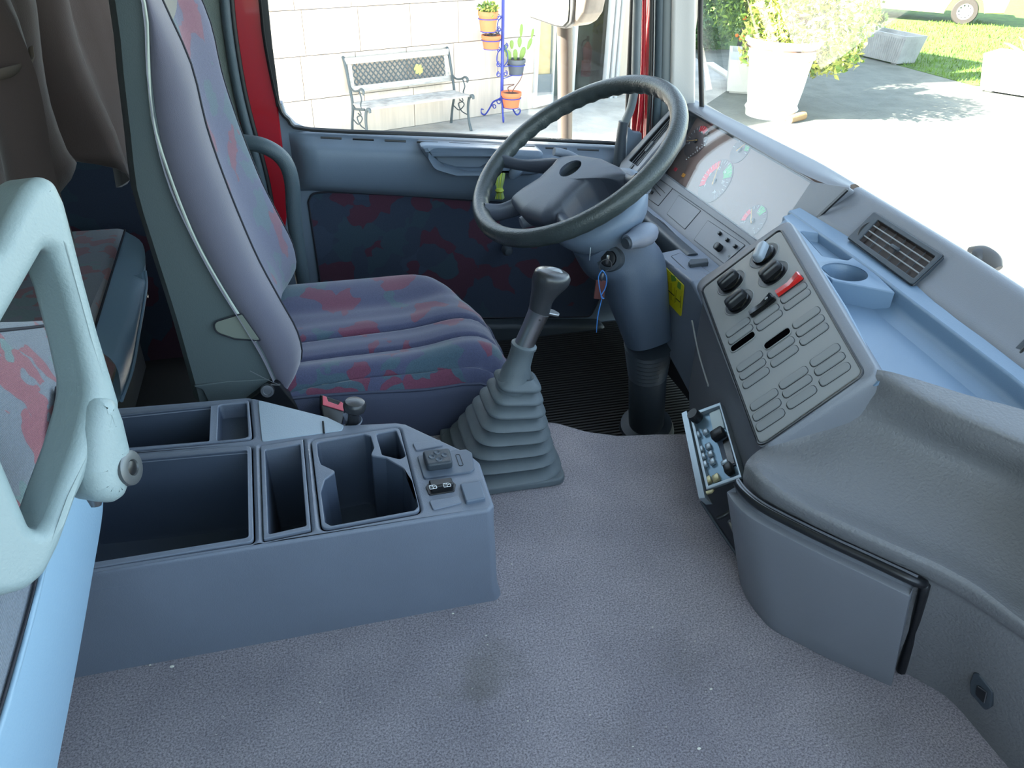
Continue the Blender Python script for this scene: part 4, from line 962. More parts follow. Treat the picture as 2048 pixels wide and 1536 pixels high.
# lower shelf with banana pocket
FL = FZ(.195)
sh_ = [(1210, 372), (1262, 380), (1456, 545), (1431, 549), (1381, 560), (1318, 510), (1364, 500), (1366, 488), (1345, 455), (1295, 421), (1268, 413), (1240, 400)]
shelf = rnd([V(q) for q in FL.pl([(1215, 372), (1262, 382), (1460, 548), (1428, 551), (1383, 561), (1318, 509), (1300, 470), (1240, 420)])], .004)
ban = rnd([V(q) for q in FL.pl([(1272, 418), (1296, 424), (1326, 443), (1352, 470), (1362, 490), (1358, 497), (1322, 505), (1305, 480), (1290, 455), (1275, 435)])], .004)
plate('lower_shelf', FL, shelf, [ban], .05, .004, M_dash2, da)
well('shelf_pocket', FL, ban, .04, M_dark, da, .9, -.001, .002)
# ashtray lid and its grip
lid = rnd([V(q) for q in FL.pl([(1342, 513), (1361, 506), (1425, 549), (1393, 553), (1380, 548)])], .003)
tube('lid_seam', [FL.P(q.x, q.y, .0004) for q in lid], .0006, M_black, da, 5, closed=True, steps=1)
al = plate('ashtray_lid', FL, grow(lid, -.001), [], .003, .0008, M_dash2, da, top=.0012)
plate('lid_grip', FL, rnd([V(q) for q in FL.pl([(1376, 531), (1380, 526), (1414, 524), (1416, 532), (1380, 537)])], .002), [], .011, .002, M_dark, al, top=.009)
# knee panel
FK = Fr((.69, 1.3, .19), (0, -1, 0), (0, 0, 1))
kp = rnd([V(q) for q in FK.pl([(1318, 511), (1382, 562), (1402, 600), (1430, 700), (1450, 810), (1440, 905), (1330, 700), (1306, 600)])], .006)
plate('knee_panel', FK, kp, [], .05, .006, M_dash2, da, top=0)
plate('knee_panel', Fr((.74, 1.6, .15), (0, -1, 0), (0, 0, 1)), [(-.32, -.2), (.25, -.2), (.25, .05), (-.32, .05)], [], .03, .01, M_dark, da)
box('heater_box', (.88, 1.5, -.02), (.1, .75, .40), M_bin, da, .02)
# left vent by the door
FV_ = Fr((at(1250, 335, Y=1.80)+at(1343, 222, Y=1.80))*.5, (0, -1, 0), at(1343, 222, Y=1.80)-at(1250, 335, Y=1.80))
vo = rnd([V(q) for q in FV_.pl([(1344, 218), (1350, 236), (1346, 262), (1270, 352), (1238, 342), (1244, 326)], .004)], .003)
vi = rnd([V(q) for q in FV_.pl([(1342, 229), (1343, 252), (1277, 334), (1259, 322)], .004)], .002)
vn = plate('side_vent', FV_, vo, [vi], .02, .002, M_dash, da, top=.008)
well('vent_box', FV_, vi, .02, M_black, vn, .98, .006, .0005)
for k in range(1, 5):
    t = k/5
    a = FV_.px(1259+(1277-1259)*t, 322+12*t, .006); b_ = FV_.px(1342+1*t, 229+23*t, .006)
    tube('vent_slat', [FV_.P(a.x, a.y, .004), FV_.P(b_.x, b_.y, .004)], .0022, M_dash, vn, 6, steps=1, flat=.4)
a = FV_.px(1298, 292, .01); box('vent_tab', (a.x, a.y, .008), (.01, .03, .006), M_dark, vn, .002, fr=FV_)
for x, y in [(1264, 333), (1253, 341)]:
    a = FV_.px(x, y, .009); box('vent_switch', (a.x, a.y, .009), (.009, .012, .004), M_black, vn, .001, fr=FV_)
plate('dash_end', FV_, rnd([V(q) for q in FV_.pl([(1346, 216), (1352, 236), (1348, 266), (1268, 360), (1215, 372), (1238, 326)], -.004)], .004), [], .04, .006, M_dash, da, top=-.0125)
box('dash_end', (.94, 1.85, .08), (.10, .12, .20), M_dash, da, .02)
# ledge, tray
pl3, wl = [], []
ly = [1.22, 1.15, 1.05, .95, .86, .77, .68, .6, .45, .3, .1, -.1, -.3]
r0, r1, r2, r3, r4, r5 = [], [], [], [], [], []
for y in ly:
    U, L = lineY(UL, y), lineY(LL_, y)
    r0.append(U+V((.003, 0, .002))); r1.append((U+L)/2+V((0, 0, .0005))); r2.append(L); r3.append(L+V((-.003, 0, -.004))); r4.append(L+V((-.006, 0, -.026))); r5.append(L+V((-.028, 0, -.0365)))
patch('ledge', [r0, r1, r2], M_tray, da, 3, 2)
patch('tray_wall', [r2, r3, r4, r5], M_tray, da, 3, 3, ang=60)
RL = SM([at(1572, 434, Z=.354), at(1589, 456, Z=.352), at(1608, 484, Z=.35), at(1689, 609, Z=.338), at(1758, 736, Z=.328), at(1799, 748, Z=.328), at(1924, 787, Z=.330), at(2048, 820, Z=.332)], 3)
RE = [V((.70, .40, .332)), V((.645, .1, .332)), V((.58, -.3, .332))]
FT = FZ(.2945)
edge = [V((q.x, q.y)) for q in RL]+[V((q.x, q.y)) for q in RE]
far = [V((lineY(LL_, y).x+.01, y)) for y in reversed(ly)]
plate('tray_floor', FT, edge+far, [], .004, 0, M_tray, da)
rin = [[q+V((-.012, 0, -.016)) for q in RL+RE], [q+V((-.002, 0, -.005)) for q in RL+RE], [q+V((.004, 0, -.004)) for q in RL+RE], [q+V((.009, 0, -.014)) for q in RL+RE], [V((q.x+.012, q.y, .293)) for q in RL+RE]]
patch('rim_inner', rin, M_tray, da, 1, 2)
FB = FZ(.3285)
blk = [V(q) for q in FB.pl([(1566, 432), (1590, 424), (1612, 428), (1641, 464), (1734, 530), (1792, 585), (1665, 560), (1620, 520), (1580, 458)])]
c_ = FB.px(1689, 544); cr_ = .0375
hole = [V((c_.x+cr_*math.cos(a), c_.y+cr_*math.sin(a))) for a in [2*math.pi*k/36 for k in range(36)]]
shal = rnd([V(q) for q in FB.pl([(1601, 462), (1640, 467), (1651, 474), (1704, 514), (1695, 520), (1646, 512)])], .004)
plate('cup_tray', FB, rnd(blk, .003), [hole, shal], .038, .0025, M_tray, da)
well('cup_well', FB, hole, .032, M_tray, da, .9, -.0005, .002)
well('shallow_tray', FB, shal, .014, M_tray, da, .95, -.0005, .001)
# pod with the switch panel
PN = V((-.705, .129, .697)).normalized()
FP = Fr(at(1563, 460, Z=.358), (.656, -.252, .711), n=PN)
def pp_(lst, h=0): return [V(q) for q in FP.pl(lst, h)]
pin = rnd(pp_([(1561, 459), (1726, 746), (1519, 891), (1404, 578)]), .012, 6)
pout = rnd(pp_([(1574, 433), (1757, 742), (1516, 901), (1386, 563)]), .022, 6)
def ring(lp, h, k=0, dz=0, dx=0):
    l2 = grow(lp, k) if k else lp
    return [FP.P(q.x, q.y, h)+V((dx, 0, dz)) for q in l2]
loft('pod_housing', [ring(pin, -.004, .0005), ring(pin, -.001, .0035), ring(pin, -.001, .006), ring(pout, -.003, -.004), ring(pout, -.006, .0), ring(pout, -.014, .002), ring(pout, -.03, .002), ring(pout, -.03, .004, -.05), ring(pout, -.03, .0, -.20), ring(pout, -.03, -.02, -.42, .03)], M_dash, da, caps=False, ang=60)
sw = plate('switch_panel', FP, pin, [], .006, .002, M_panel, da, top=.0)
tube('panel_gap', [FP.P(q.x, q.y, -.0008) for q in grow(pin, .0025)], .002, M_black, da, 6, closed=True, steps=1)
def zp(x, y, h=0): return FP.px(1400+x/3.2, 420+y/3.2, h)
e0, e1 = zp(508, 1130), zp(685, 1010); SL = (e1-e0).length; sa = math.atan2((e1-e0).y, (e1-e0).x)
PW = (zp(622, 1130)-zp(598, 1075)).length
blanks = [(600, 532), (622, 575), (425, 668), (445, 708), (243, 752), (260, 798), (680, 690), (705, 742), (730, 796), (517, 882), (540, 937), (318, 970), (337, 1020), (358, 1076), (800, 930), (830, 986), (862, 1052), (598, 1075), (622, 1130), (650, 1200), (410, 1215), (428, 1280), (450, 1345)]
bl_ = None; BW = PW*.84
for (x, y) in blanks:
    c = zp(x, y)
    lp = shift(slot(SL*.98, BW), c.x, c.y, sa)
    if bl_ is None:
        bl_ = plate('blank_switch', FP, slot(SL*.98, BW), [], .004, .0012, M_blank, sw, top=.0016); M0 = FP.mat()
        bme = bl_.data; bme.transform(M0.inverted()); first = True
    o_ = bl_ if first else bl_.copy()
    if not first: C.objects.link(o_)
    first = False
    o_.matrix_basis = M0 @ Matrix.Translation((c.x, c.y, 0)) @ Matrix.Rotation(sa, 4, 'Z'); o_.matrix_parent_inverse = Matrix.Identity(4)
    g2 = shift(slot(SL*.98+.0012, BW+.0012), c.x, c.y, sa)
    tube('blank_gap', [FP.P(q.x, q.y, .0001) for q in g2], .0005, M_black, sw, 4, closed=True, steps=1)
for (x, y) in [(275, 845), (495, 825)]:
    c = zp(x, y); lp = shift(slot(SL, BW*1.05), c.x, c.y, sa)
    plate('open_slot', FP, lp, [], .002, 0, mat('slot_dark', (6, 6, 8), 1, spec=0), sw, top=.0006)
    tube('slot_rim', [FP.P(q.x, q.y, .0008) for q in lp], .0009, M_panel, sw, 5, closed=True, steps=1)
c = zp(308, 812); 
def rocker(x, y, mt, nm, lab, sym=None):
    c = zp(x, y); lp = shift(slot(SL*1.0, BW*1.0), c.x, c.y, sa)
    plate('switch_recess', FP, grow(lp, .0016), [], .002, 0, M_black, sw, top=.0008)
    f2 = Fr(FP.P(c.x, c.y, .0), FP.u*math.cos(sa)+FP.v*math.sin(sa), n=PN)
    rr = []
    for u, h in [(-.5, .0), (-.49, .0065), (-.3, .0062), (0, .0055), (.3, .009), (.46, .0115), (.5, .009), (.505, .0)]:
        w_ = BW*.42
        rr.append([f2.P(u*SL, -w_, 0), f2.P(u*SL, -w_, h*.8), f2.P(u*SL, -w_*.75, h), f2.P(u*SL, w_*.75, h), f2.P(u*SL, w_, h*.8), f2.P(u*SL, w_, 0)])
    o_ = loft(nm, rr, mt, sw, ang=30); o_['label'] = lab
    if sym:
        q = f2.P(SL*.28, 0, .0094); f3 = Fr(q, f2.u, n=(f2.n*1-f2.u*.12))
        tube('symbol', [f3.P(.0026*math.cos(a), .0016*math.sin(a), 0) for a in [2*math.pi*k/14 for k in range(14)]], .0003, M_white, sw, 4, closed=True, steps=1)
rocker(575, 487, M_redk, 'rocker_switch', 'glossy red rocker switch')
rocker(402, 620, M_blackg, 'rocker_switch', 'black rocker switch with white symbol', 1)
for i, (x, y) in enumerate([(411, 291), (470, 410), (200, 466), (250, 592)]):
    c = zp(x, y); r_ = (zp(505, 235)-zp(318, 355)).length/2*.97
    lathe('dial_well', [(r_+.0012, .0002), (r_, .0012), (r_*.93, .0004), (r_*.92, .0002)], FP.P(c.x, c.y, 0), PN, M_panel, sw, 36)
    plate('dial_recess', FP, [V((c.x+r_*.95*math.cos(a), c.y+r_*.95*math.sin(a))) for a in [2*math.pi*k/32 for k in range(32)]], [], .001, 0, M_black, sw, top=.0006)
    th = sa+(.9 if i == 0 else .12); f2 = Fr(FP.P(c.x, c.y, .001), FP.u*math.cos(th)+FP.v*math.sin(th), n=PN)
    kb_ = lathe('rotary_dial', [(r_*.74, 0), (r_*.74, .003), (r_*.68, .0045), (0, .0045)], f2.o, PN, M_blackg, sw, 30)
    rr = []
    for h, s in [(.003, 1), (.012, .97), (.0165, .88), (.018, .7)]:
        rr.append([f2.P(q.x, q.y, h) for q in rnd([(-r_*.72*s, -r_*.33*s), (r_*.72*s, -r_*.33*s), (r_*.72*s, r_*.33*s), (-r_*.72*s, r_*.33*s)], r_*.3*s, 5)])
    kk = loft('dial_grip', rr, M_black if i else mat('bright_grip', (150, 160, 170), .25), sw, ang=40)
# small spot on the panel
# ---- padded lower dash
PG = [
 [(1500, 915, .216), (1528, 952, .217), (1591, 999, .216), (1669, 1036, .216), (1747, 1071, .216), (1825, 1105, .216), (1877, 1128, .216), (1955, 1172, .216), (2048, 1243, .216)],
 [(1514, 903, .207), (1553, 938, .206), (1618, 978, .206), (1695, 1014, .206), (1775, 1046, .206), (1850, 1080, .206), (1908, 1104, .206), (1988, 1148, .206), (2090, 1218, .206)],
 [(1538, 887, .215), (1600, 900, .218), (1665, 925, .222), (1740, 955, .222), (1820, 983, .222), (1895, 1013, .222), (1960, 1040, .222), (2040, 1085, .222), (2145, 1155, .222)],
 [(1605, 842, .255), (1662, 838, .252), (1725, 850, .256), (1790, 872, .258), (1865, 902, .258), (1942, 933, .258), (2015, 965, .258), (2095, 1008, .258), (2210, 1078, .258)],
 [(1670, 795, .290), (1718, 790, .288), (1765, 802, .296), (1822, 828, .298), (1890, 860, .298), (1962, 892, .298), (2042, 925, .298), (2132, 964, .298), (2250, 1016, .298)],
 [(1715, 764, .310), (1748, 766, .312), (1786, 782, .316), (1840, 808, .318), (1905, 838, .318), (1976, 868, .318), (2056, 900, .318), (2146, 934, .318), (2265, 975, .318)],
 [(1716, 748, .318), (1757, 752, .324), (1798, 768, .326), (1850, 795, .327), (1915, 823, .327), (1986, 853, .327), (2066, 884, .327), (2156, 915, .327), (2275, 955, .327)],
 [(1722, 738, .324), (1768, 741, .330), (1812, 752, .331), (1865, 768, .332), (1935, 790, .333), (2010, 809, .334), (2090, 832, .334), (2185, 862, .334), (2310, 905, .334)]]
rows = [[at(x, y, Z=z) for x, y, z in r] for r in PG]
for r, p in zip(rows, PG): r[0] = FP.P(*FP.px(p[0][0], p[0][1], -.004), -.004)
for r in rows:
    d = (r[-1]-r[-2]); r.append(r[-1]+d*1.6); r.append(r[-1]+d*2.2)
pad = patch('padded_cover', rows, M_pad, da, 4, 4, ang=70)
# rounded crest and front apron down to the carpet
FLR = [(1500, 1150), (1528, 1200), (1560, 1235), (1650, 1285), (1725, 1316), (1795, 1345), (1845, 1370), (1905, 1410), (1990, 1510)]
UND = [(1486, 955), (1512, 990), (1548, 1013), (1637, 1060), (1725, 1101), (1800, 1135), (1850, 1158), (1925, 1198), (2020, 1262)]
crest = rows[0][:9]
fl_ = [at(x, y, Z=-.005) for x, y in FLR]; un = [at(x, y, Z=.185) for x, y in UND]
def ext(r):
    d = (r[-1]-r[-2]); r = list(r); r.append(r[-1]+d*1.2); return r
c1 = [c+(u-c)*.35+V((-.006, -.004, .006)) for c, u in zip(crest, un)]
c2 = [c+(u-c)*.75+V((-.004, -.003, .001)) for c, u in zip(crest, un)]
recv = [u*.9+f_*.1 for u, f_ in zip(un, fl_)]
patch('apron', [ext(crest), ext(c1), ext(c2), ext(un), ext(recv), ext([(u+f_)/2 for u, f_ in zip(un, fl_)]), ext(fl_)], M_pad, da, 4, 3, ang=60)
# left return of the crest going up beside the pod
sd = [at(1444, 790, Z=.208), at(1470, 850, Z=.212), at(1488, 893, Z=.216), at(1500, 920, Z=.218)]
# drawer door
dn = 7
td = [(1481, 964), (1496, 984), (1528, 1010), (1580, 1038), (1660, 1077), (1750, 1118), (1836, 1158)]
bd_ = [(1505, 1155), (1522, 1190), (1560, 1235), (1610, 1262), (1665, 1290), (1730, 1318), (1793, 1345)]
tp = [at(x, y, Z=.180)+V((-.012, -.008, 0)) for x, y in td]; bt = [at(x, y, Z=.002)+V((-.010, -.007, 0)) for x, y in bd_]
dr = patch('drawer_door', [[p+V((.004, .003, .0005)) for p in tp], tp, [p*.97+q*.03 for p, q in zip(tp, bt)], [(p*.66+q*.34) for p, q in zip(tp, bt)], [(p*.33+q*.67) for p, q in zip(tp, bt)], bt], M_dash, da, 4, 3, ang=60); solid(dr, .012)
bevel(dr, .003, 3, 50)
gp = [at(x+3, y-8, Z=.187)+V((-.011, -.008, 0)) for x, y in td]
tube('drawer_gap', gp+[at(1848, 1166, Z=.178), at(1848, 1180, Z=.17), at(1826, 1260, Z=.085), at(1802, 1342, Z=.006)], .0058, M_black, da, 8, steps=3)
ff = Fr(tp[3]*.5+bt[3]*.5, bt[4]-bt[2], n=((bt[4]-bt[2]).cross(tp[3]-bt[3])))
if ff.n.dot(CAM-ff.o) < 0: ff = Fr(ff.o, ff.u, n=-ff.n)
gq = rnd([V(q) for q in ff.pl([(1600, 1100), (1612, 1093), (1686, 1132), (1690, 1146), (1678, 1150), (1606, 1114)])], .006)
mc = sum((ff.P(q.x, q.y, 0) for q in gq), V((0, 0, 0)))/len(gq)
tube('finger_groove', [at(1606, 1102, n=ff.n, q=tp[3]), at(1640, 1122, n=ff.n, q=tp[3]), at(1684, 1142, n=ff.n, q=tp[3])], [.006, .0072, .006], M_dash, dr, 10, flat=.35)
# small catch on the passenger end
fq = Fr(at(1965, 1385, Z=.07), fl_[8]-fl_[6], n=((fl_[8]-fl_[6]).cross(V((0, 0, 1)))))
if fq.n.dot(CAM-fq.o) < 0: fq = Fr(fq.o, fq.u, n=-fq.n)
ct_ = plate('socket_frame', fq, rnd([V(q) for q in fq.pl([(1950, 1343), (1962, 1345), (1990, 1382), (1986, 1412), (1974, 1420), (1944, 1385), (1943, 1362)])], .004), [], .006, .002, M_dark, da, top=.004)
plate('socket_hole', fq, rnd([V(q) for q in fq.pl([(1955, 1368), (1976, 1385), (1970, 1408), (1952, 1388)], .004)], .003), [], .002, 0, M_black, ct_, top=.0052)
tube('socket_edge', [fq.P(q.x, q.y, .005) for q in [V(a) for a in fq.pl([(1958, 1372), (1975, 1384), (1970, 1405)], .004)]], .0009, M_steel, ct_, 5, steps=1)
# face vents
u1, u2, n1 = lineY(UL, 1.08), lineY(UL, .88), lineY(NL, 1.08)
FU = Fr(u1, u2-u1, n=(u2-u1).cross(n1-u1))
if FU.n.x > 0: FU = Fr(u1, u2-u1, n=-FU.n)
def vent(outer, inner, ctr, dialq, nv, nh):
    T = .008
    vq = rnd([V(q) for q in FU.pl(outer, T)], .004); iq = rnd([V(q) for q in FU.pl(inner, T)], .002)
    v_ = plate('air_vent', FU, vq, [iq], .012, .0015, M_dark, da, top=T+.002)
    tube('vent_gap', [FU.P(q.x, q.y, T-.001) for q in grow(vq, .001)], .001, M_black, da, 5, closed=True, steps=1)
    well('vent_box', FU, iq, .0065, mat('vent_inside', (46, 34, 30), .6) if 'vent_inside' not in bpy.data.materials else bpy.data.materials['vent_inside'], v_, .98, T, .0005)
    A_, B_, C_, D_ = [V(q) for q in FU.pl(inner, T)]
    for k in range(1, nh+1):
        t = k/(nh+1); a, b_ = A_+(D_-A_)*t, B_+(C_-B_)*t
        tube('vent_slat', [FU.P(a.x, a.y, T), FU.P(b_.x, b_.y, T)], .0011, M_panel, v_, 6, steps=1, flat=.5)
    for k in range(1, nv+1):
        t = k/(nv+1); a, b_ = A_+(B_-A_)*t, D_+(C_-D_)*t
        tube('vent_fin', [FU.P(a.x, a.y, T-.004), FU.P(b_.x, b_.y, T-.004)], .0008, M_dark, v_, 5, steps=1)
    q = (A_+B_+C_+D_)/4
    box('vent_tab', (q.x, q.y, T+.001), (.022, .006, .006), M_dark, v_, .002, fr=Fr(FU.o, FU.u, n=FU.n))
    dq = [V(a) for a in FU.pl(dialq, T)]
    tube('vent_wheel', [FU.P(a.x, a.y, T) for a in dq], [.0015, .004, .0035, .0015], M_black, v_, 10, flat=.8)
    return v_
v1 = vent([(1749, 424), (1887, 511), (1824, 571), (1696, 476)], [(1756, 441), (1871, 514), (1828, 558), (1719, 481)], None, [(1744, 443), (1730, 453), (1720, 465), (1716, 476)], 5, 3)
for (x, y) in [(1751, 438), (1709, 479)]:
    q = FU.px(x, y, .008); tube('vent_mark', [FU.P(q.x+.0025*math.cos(a), q.y+.0018*math.sin(a), .0078) for a in [2*math.pi*k/10 for k in range(10)]], .0004, M_white, v1, 4, closed=True, steps=1)
v2 = vent([(2068, 660), (2260, 790), (2190, 860), (2017, 710)], [(2085, 690), (2225, 785), (2180, 830), (2052, 722)], None, [(2066, 688), (2052, 698), (2044, 706), (2040, 715)], 5, 3)
q = FU.px(2038, 713, .008); tube('vent_mark', [FU.P(q.x+a*.003, q.y+b_*.002, .0078) for a, b_ in [(-1, -1), (1, -1), (1, 1), (-1, 1)]], .0005, M_white, v2, 4, closed=True, steps=1)
tube('vent_mark', [FU.P(q.x, q.y-.002, .0078), FU.P(q.x, q.y+.002, .0078)], .0004, M_white, v2, 4, steps=1)
# pale trim line beside the pod
tube('edge_strip', [at(1396, 640, X=.645)+V((-.012, 0, 0)), at(1410, 705, X=.625)+V((-.012, 0, 0)), at(1430, 770, X=.60)+V((-.012, 0, 0))], .0016, M_panel, da, 6)
# ---- shift pattern sticker
stf = Fr((.6885, 1.3, .12), (0, -1, 0), (0, 0, 1))
sq = rnd([V(q) for q in stf.pl([(1324, 526), (1369, 571), (1363, 634), (1318, 584)])], .005)
stk = plate('gearshift_sticker', stf, sq, [], .0015, .0004, M_yel, None, top=.0015); tag(stk, 'yellow gearshift pattern sticker on the knee panel below the ashtray', 'sticker')
def sp_(lst, nm='printed_line', mt=M_black, k=.0011): tube(nm, [stf.P(q.x, q.y, .0018) for q in [V(a) for a in stf.pl(lst)]], k, mt, stk, 4, steps=1, flat=.3)
cc = V(stf.px(1331, 558)); tube('printed_ring', [stf.P(cc.x+.0045*math.cos(a), cc.y+.007*math.sin(a), .0018) for a in [2*math.pi*k/16 for k in range(16)]], .0005, M_black, stk, 4, closed=True, steps=1)
sp_([(1331, 565), (1331, 590)], k=.0006); sp_([(1334, 567), (1333, 590)], k=.0006)
sp_([(1338, 563), (1338, 578)]); sp_([(1338, 580), (1350, 591)]); sp_([(1344, 566), (1344, 600)]); sp_([(1351, 575), (1350, 606)], k=.0008)
sp_([(1354, 580), (1353, 604)]); sp_([(1353, 596), (1362, 604)]); sp_([(1363, 592), (1362, 616)])
plate('green_mark', stf, rnd([V(q) for q in stf.pl([(1343, 548), (1352, 553), (1355, 562), (1345, 563)])], .003), [], .0008, 0, mat('sticker_green', (90, 130, 40), .6), stk, top=.0022)
plate('green_mark', stf, rnd([V(q) for q in stf.pl([(1358, 562), (1364, 567), (1363, 580), (1356, 574)])], .003), [], .0008, 0, bpy.data.materials['sticker_green'], stk, top=.0022)
# ---- radio
ra = thing('radio', 'silver cassette radio with black knobs mounted upright beside the dashboard', 'radio', (.53, .80, .0))
FR = Fr(at(1413, 979, Z=.075), (.656, -.252, .711), n=PN)
def rp(lst, h=0): return [V(q) for q in FR.pl(lst, h)]
box_o = rnd(rp([(1379, 828), (1441, 805), (1484, 955), (1413, 980)]), .001)
box_i = rnd(rp([(1386, 832), (1439, 812), (1478, 950), (1417, 972)]), .001)
plate('frame', FR, box_o, [box_i], .02, .0008, M_radio, ra, top=.001)
plate('face_plate', FR, box_i, [], .012, .001, mat('radio_face', (120, 146, 164), .3, metal=.5), ra, top=-.006)
plate('chassis', FR, grow(box_o, -.002), [], .06, .002, M_black, ra, top=-.012)
def zr(x, y, h=-.004): return FR.px(1340+x/4.267, 780+y/4.267, h)
def zq(l, h=-.004): return [zr(a, b_, h) for a, b_ in l]
plate('display_window', FR, rnd(zq([(335, 200), (425, 160), (465, 320), (370, 360)]), .001), [], .003, .0005, mat('display_pale', (190, 205, 208), .25), ra, top=-.0035)
plate('cassette_slot', FR, rnd(zq([(400, 420), (500, 380), (560, 640), (470, 670)]), .001), [], .003, .0004, M_well, ra, top=-.0035)
plate('cassette_slot', FR, rnd(zq([(450, 440), (500, 400), (555, 630), (500, 640)]), .001), [], .003, .0004, M_blackg, ra, top=-.003)
for (x, y) in [(240, 385), (305, 362), (268, 510), (330, 485), (285, 572), (348, 550), (300, 638), (365, 615)]:
    c = zr(x, y); box('radio_button', (c.x, c.y, -.003), (.009, .012, .005), M_radio, ra, .0012, fr=FR)
for (x, y) in [(330, 775), (397, 755)]:
    c = zr(x, y); box('radio_button', (c.x, c.y, -.003), (.011, .013, .006), mat('pale_brass', (190, 180, 140), .35, metal=.5) if 'pale_brass' not in bpy.data.materials else bpy.data.materials['pale_brass'], ra, .0012, fr=FR)
c = zr(238, 245); lathe('volume_knob', [(.0105, -.004), (.0105, .010), (.0095, .0125), (0, .0125)], FR.P(c.x, c.y, 0), PN, M_black, ra, 28)
c = zr(430, 395); box('black_tab', (c.x, c.y, .002), (.022, .018, .014), M_black, ra, .003, fr=FR)
c = zr(522, 690); box('black_tab', (c.x, c.y, .002), (.013, .020, .014), M_black, ra, .003, fr=FR)
c = zr(505, 655); box('silver_key', (c.x, c.y, .008), (.011, .008, .004), M_radio, ra, .001, fr=FR)
# side plate and bracket below
spz = [at(1366, 829, n=PN, q=FR.o), at(1376, 824, n=PN, q=FR.o), at(1413, 998, n=PN, q=FR.o), at(1401, 1000, n=PN, q=FR.o)]
rr = [[p+PN*.004 for p in spz], [p-PN*.05 for p in spz]]
loft('side_plate', rr, M_radio, ra)
br = [at(1413, 982, n=PN, q=FR.o)-PN*.002, at(1482, 957, n=PN, q=FR.o)-PN*.002, at(1500, 1000, Z=.09), at(1508, 1150, Z=.002), at(1492, 1135, Z=.002), at(1402, 1003, Z=.055)]
mesh('bracket', br+[p+V((.02, .02, -.002)) for p in br], [[0, 1, 2, 3, 4, 5], [6, 7, 8, 9, 10, 11][::-1]]+[[i, (i+1) % 6, 6+(i+1) % 6, 6+i] for i in range(6)], mat('gloss_bracket', (38, 38, 44), .22), ra, 20)
fbk = br
tube('bracket_edge', [br[5], (br[5]+br[4])/2+V((-.002, -.004, .001)), br[4]], .0022, M_dark, ra, 6)
bp_ = (br[0]+br[1]+br[2]+br[5])/4
tube('bracket_strap', [at(1434, 1037, Z=.07), at(1455, 1027, Z=.08), at(1478, 1010, Z=.09)], .003, M_black, ra, 6, flat=.5)
tube('bracket_strap', [at(1458, 1042, Z=.07), at(1470, 1066, Z=.05), at(1480, 1082, Z=.035)], .004, M_black, ra, 6, flat=.5)
plate('brass_clip', FR, rnd(rp([(1412, 984), (1429, 979), (1424, 986), (1414, 989)]), .001), [], .003, .0005, bpy.data.materials['pale_brass'], ra, top=.002)
# ================================================================== OUTSIDE
G = -1.93
WA = at(765, 262, Z=G); WD = V((.931, .365, 0)).normalized(); WN = V((.365, -.931, 0)).normalized()
FWL = Fr(WA, WD, (0, 0, 1))     # normal = WN
def wl(px_, py, o=0): return FWL.px(px_, py, o)
gr = struct(box('ground', (14, 16, G-.1), (60, 50, .2), M_pave), 'pale paved yard'); 
gz = G+.004
ap = plate('ground', FZ(gz), [V(q) for q in [(5.6, 3.0), (18, 3.0), (18, 12.6), (13, 12.2), (11.95, 12.15), (11.9, 14), (11.7, 16.5), (8.2, 16.5), (7.6, 13.0), (6.3, 11.6)]], [], .02, 0, mat('shade_darkened_asphalt', (98, 102, 94), .8, var=.25, vscale=3, bump=.4, bscale=25)); struct(ap, 'worn asphalt beyond the white planter')  # asphalt colour deepened to carry the shade past the urn
lw = plate('lawn', FZ(gz+.01), [V(q) for q in [(11.95, 12.15), (13, 12.3), (22, 14), (30, 30), (12, 30), (9, 22), (8.5, 16.6), (11.8, 15.8), (11.9, 14)]], [], .03, 0, M_grass)
lw['kind'] = 'structure'; lw['label'] = 'green lawn behind the planters'
b = bmesh.new(); R = random.Random(3)
for k in range(9000):
    x, y = R.uniform(11.9, 19), R.uniform(12.2, 20)
    a = R.uniform(0, 6.28); h = R.uniform(.03, .09); w_ = .012
    p = V((x, y, gz+.01)); dx = V((math.cos(a)*w_, math.sin(a)*w_, 0)); tp_ = p+V((R.uniform(-.03, .03), R.uniform(-.03, .03), h))
    b.faces.new([b.verts.new(p-dx), b.verts.new(p+dx), b.verts.new(tp_)])
me = bpy.data.meshes.new('grass_blades'); b.to_mesh(me); b.free()
o = link('grass_blades', me, mat('grass_blade', (84, 116, 30), .8)); o['kind'] = 'stuff'; o['label'] = 'grass blades on the sunny lawn'; o['category'] = 'grass'
kb_ = plate('ground', FZ(gz+.03), [V(q) for q in [(7.9, 14.9), (7.6, 13.2), (7.75, 13.1), (8.1, 14.9)]], [], .06, .01, M_concw); struct(kb_, 'pale kerb beside the flower bed')
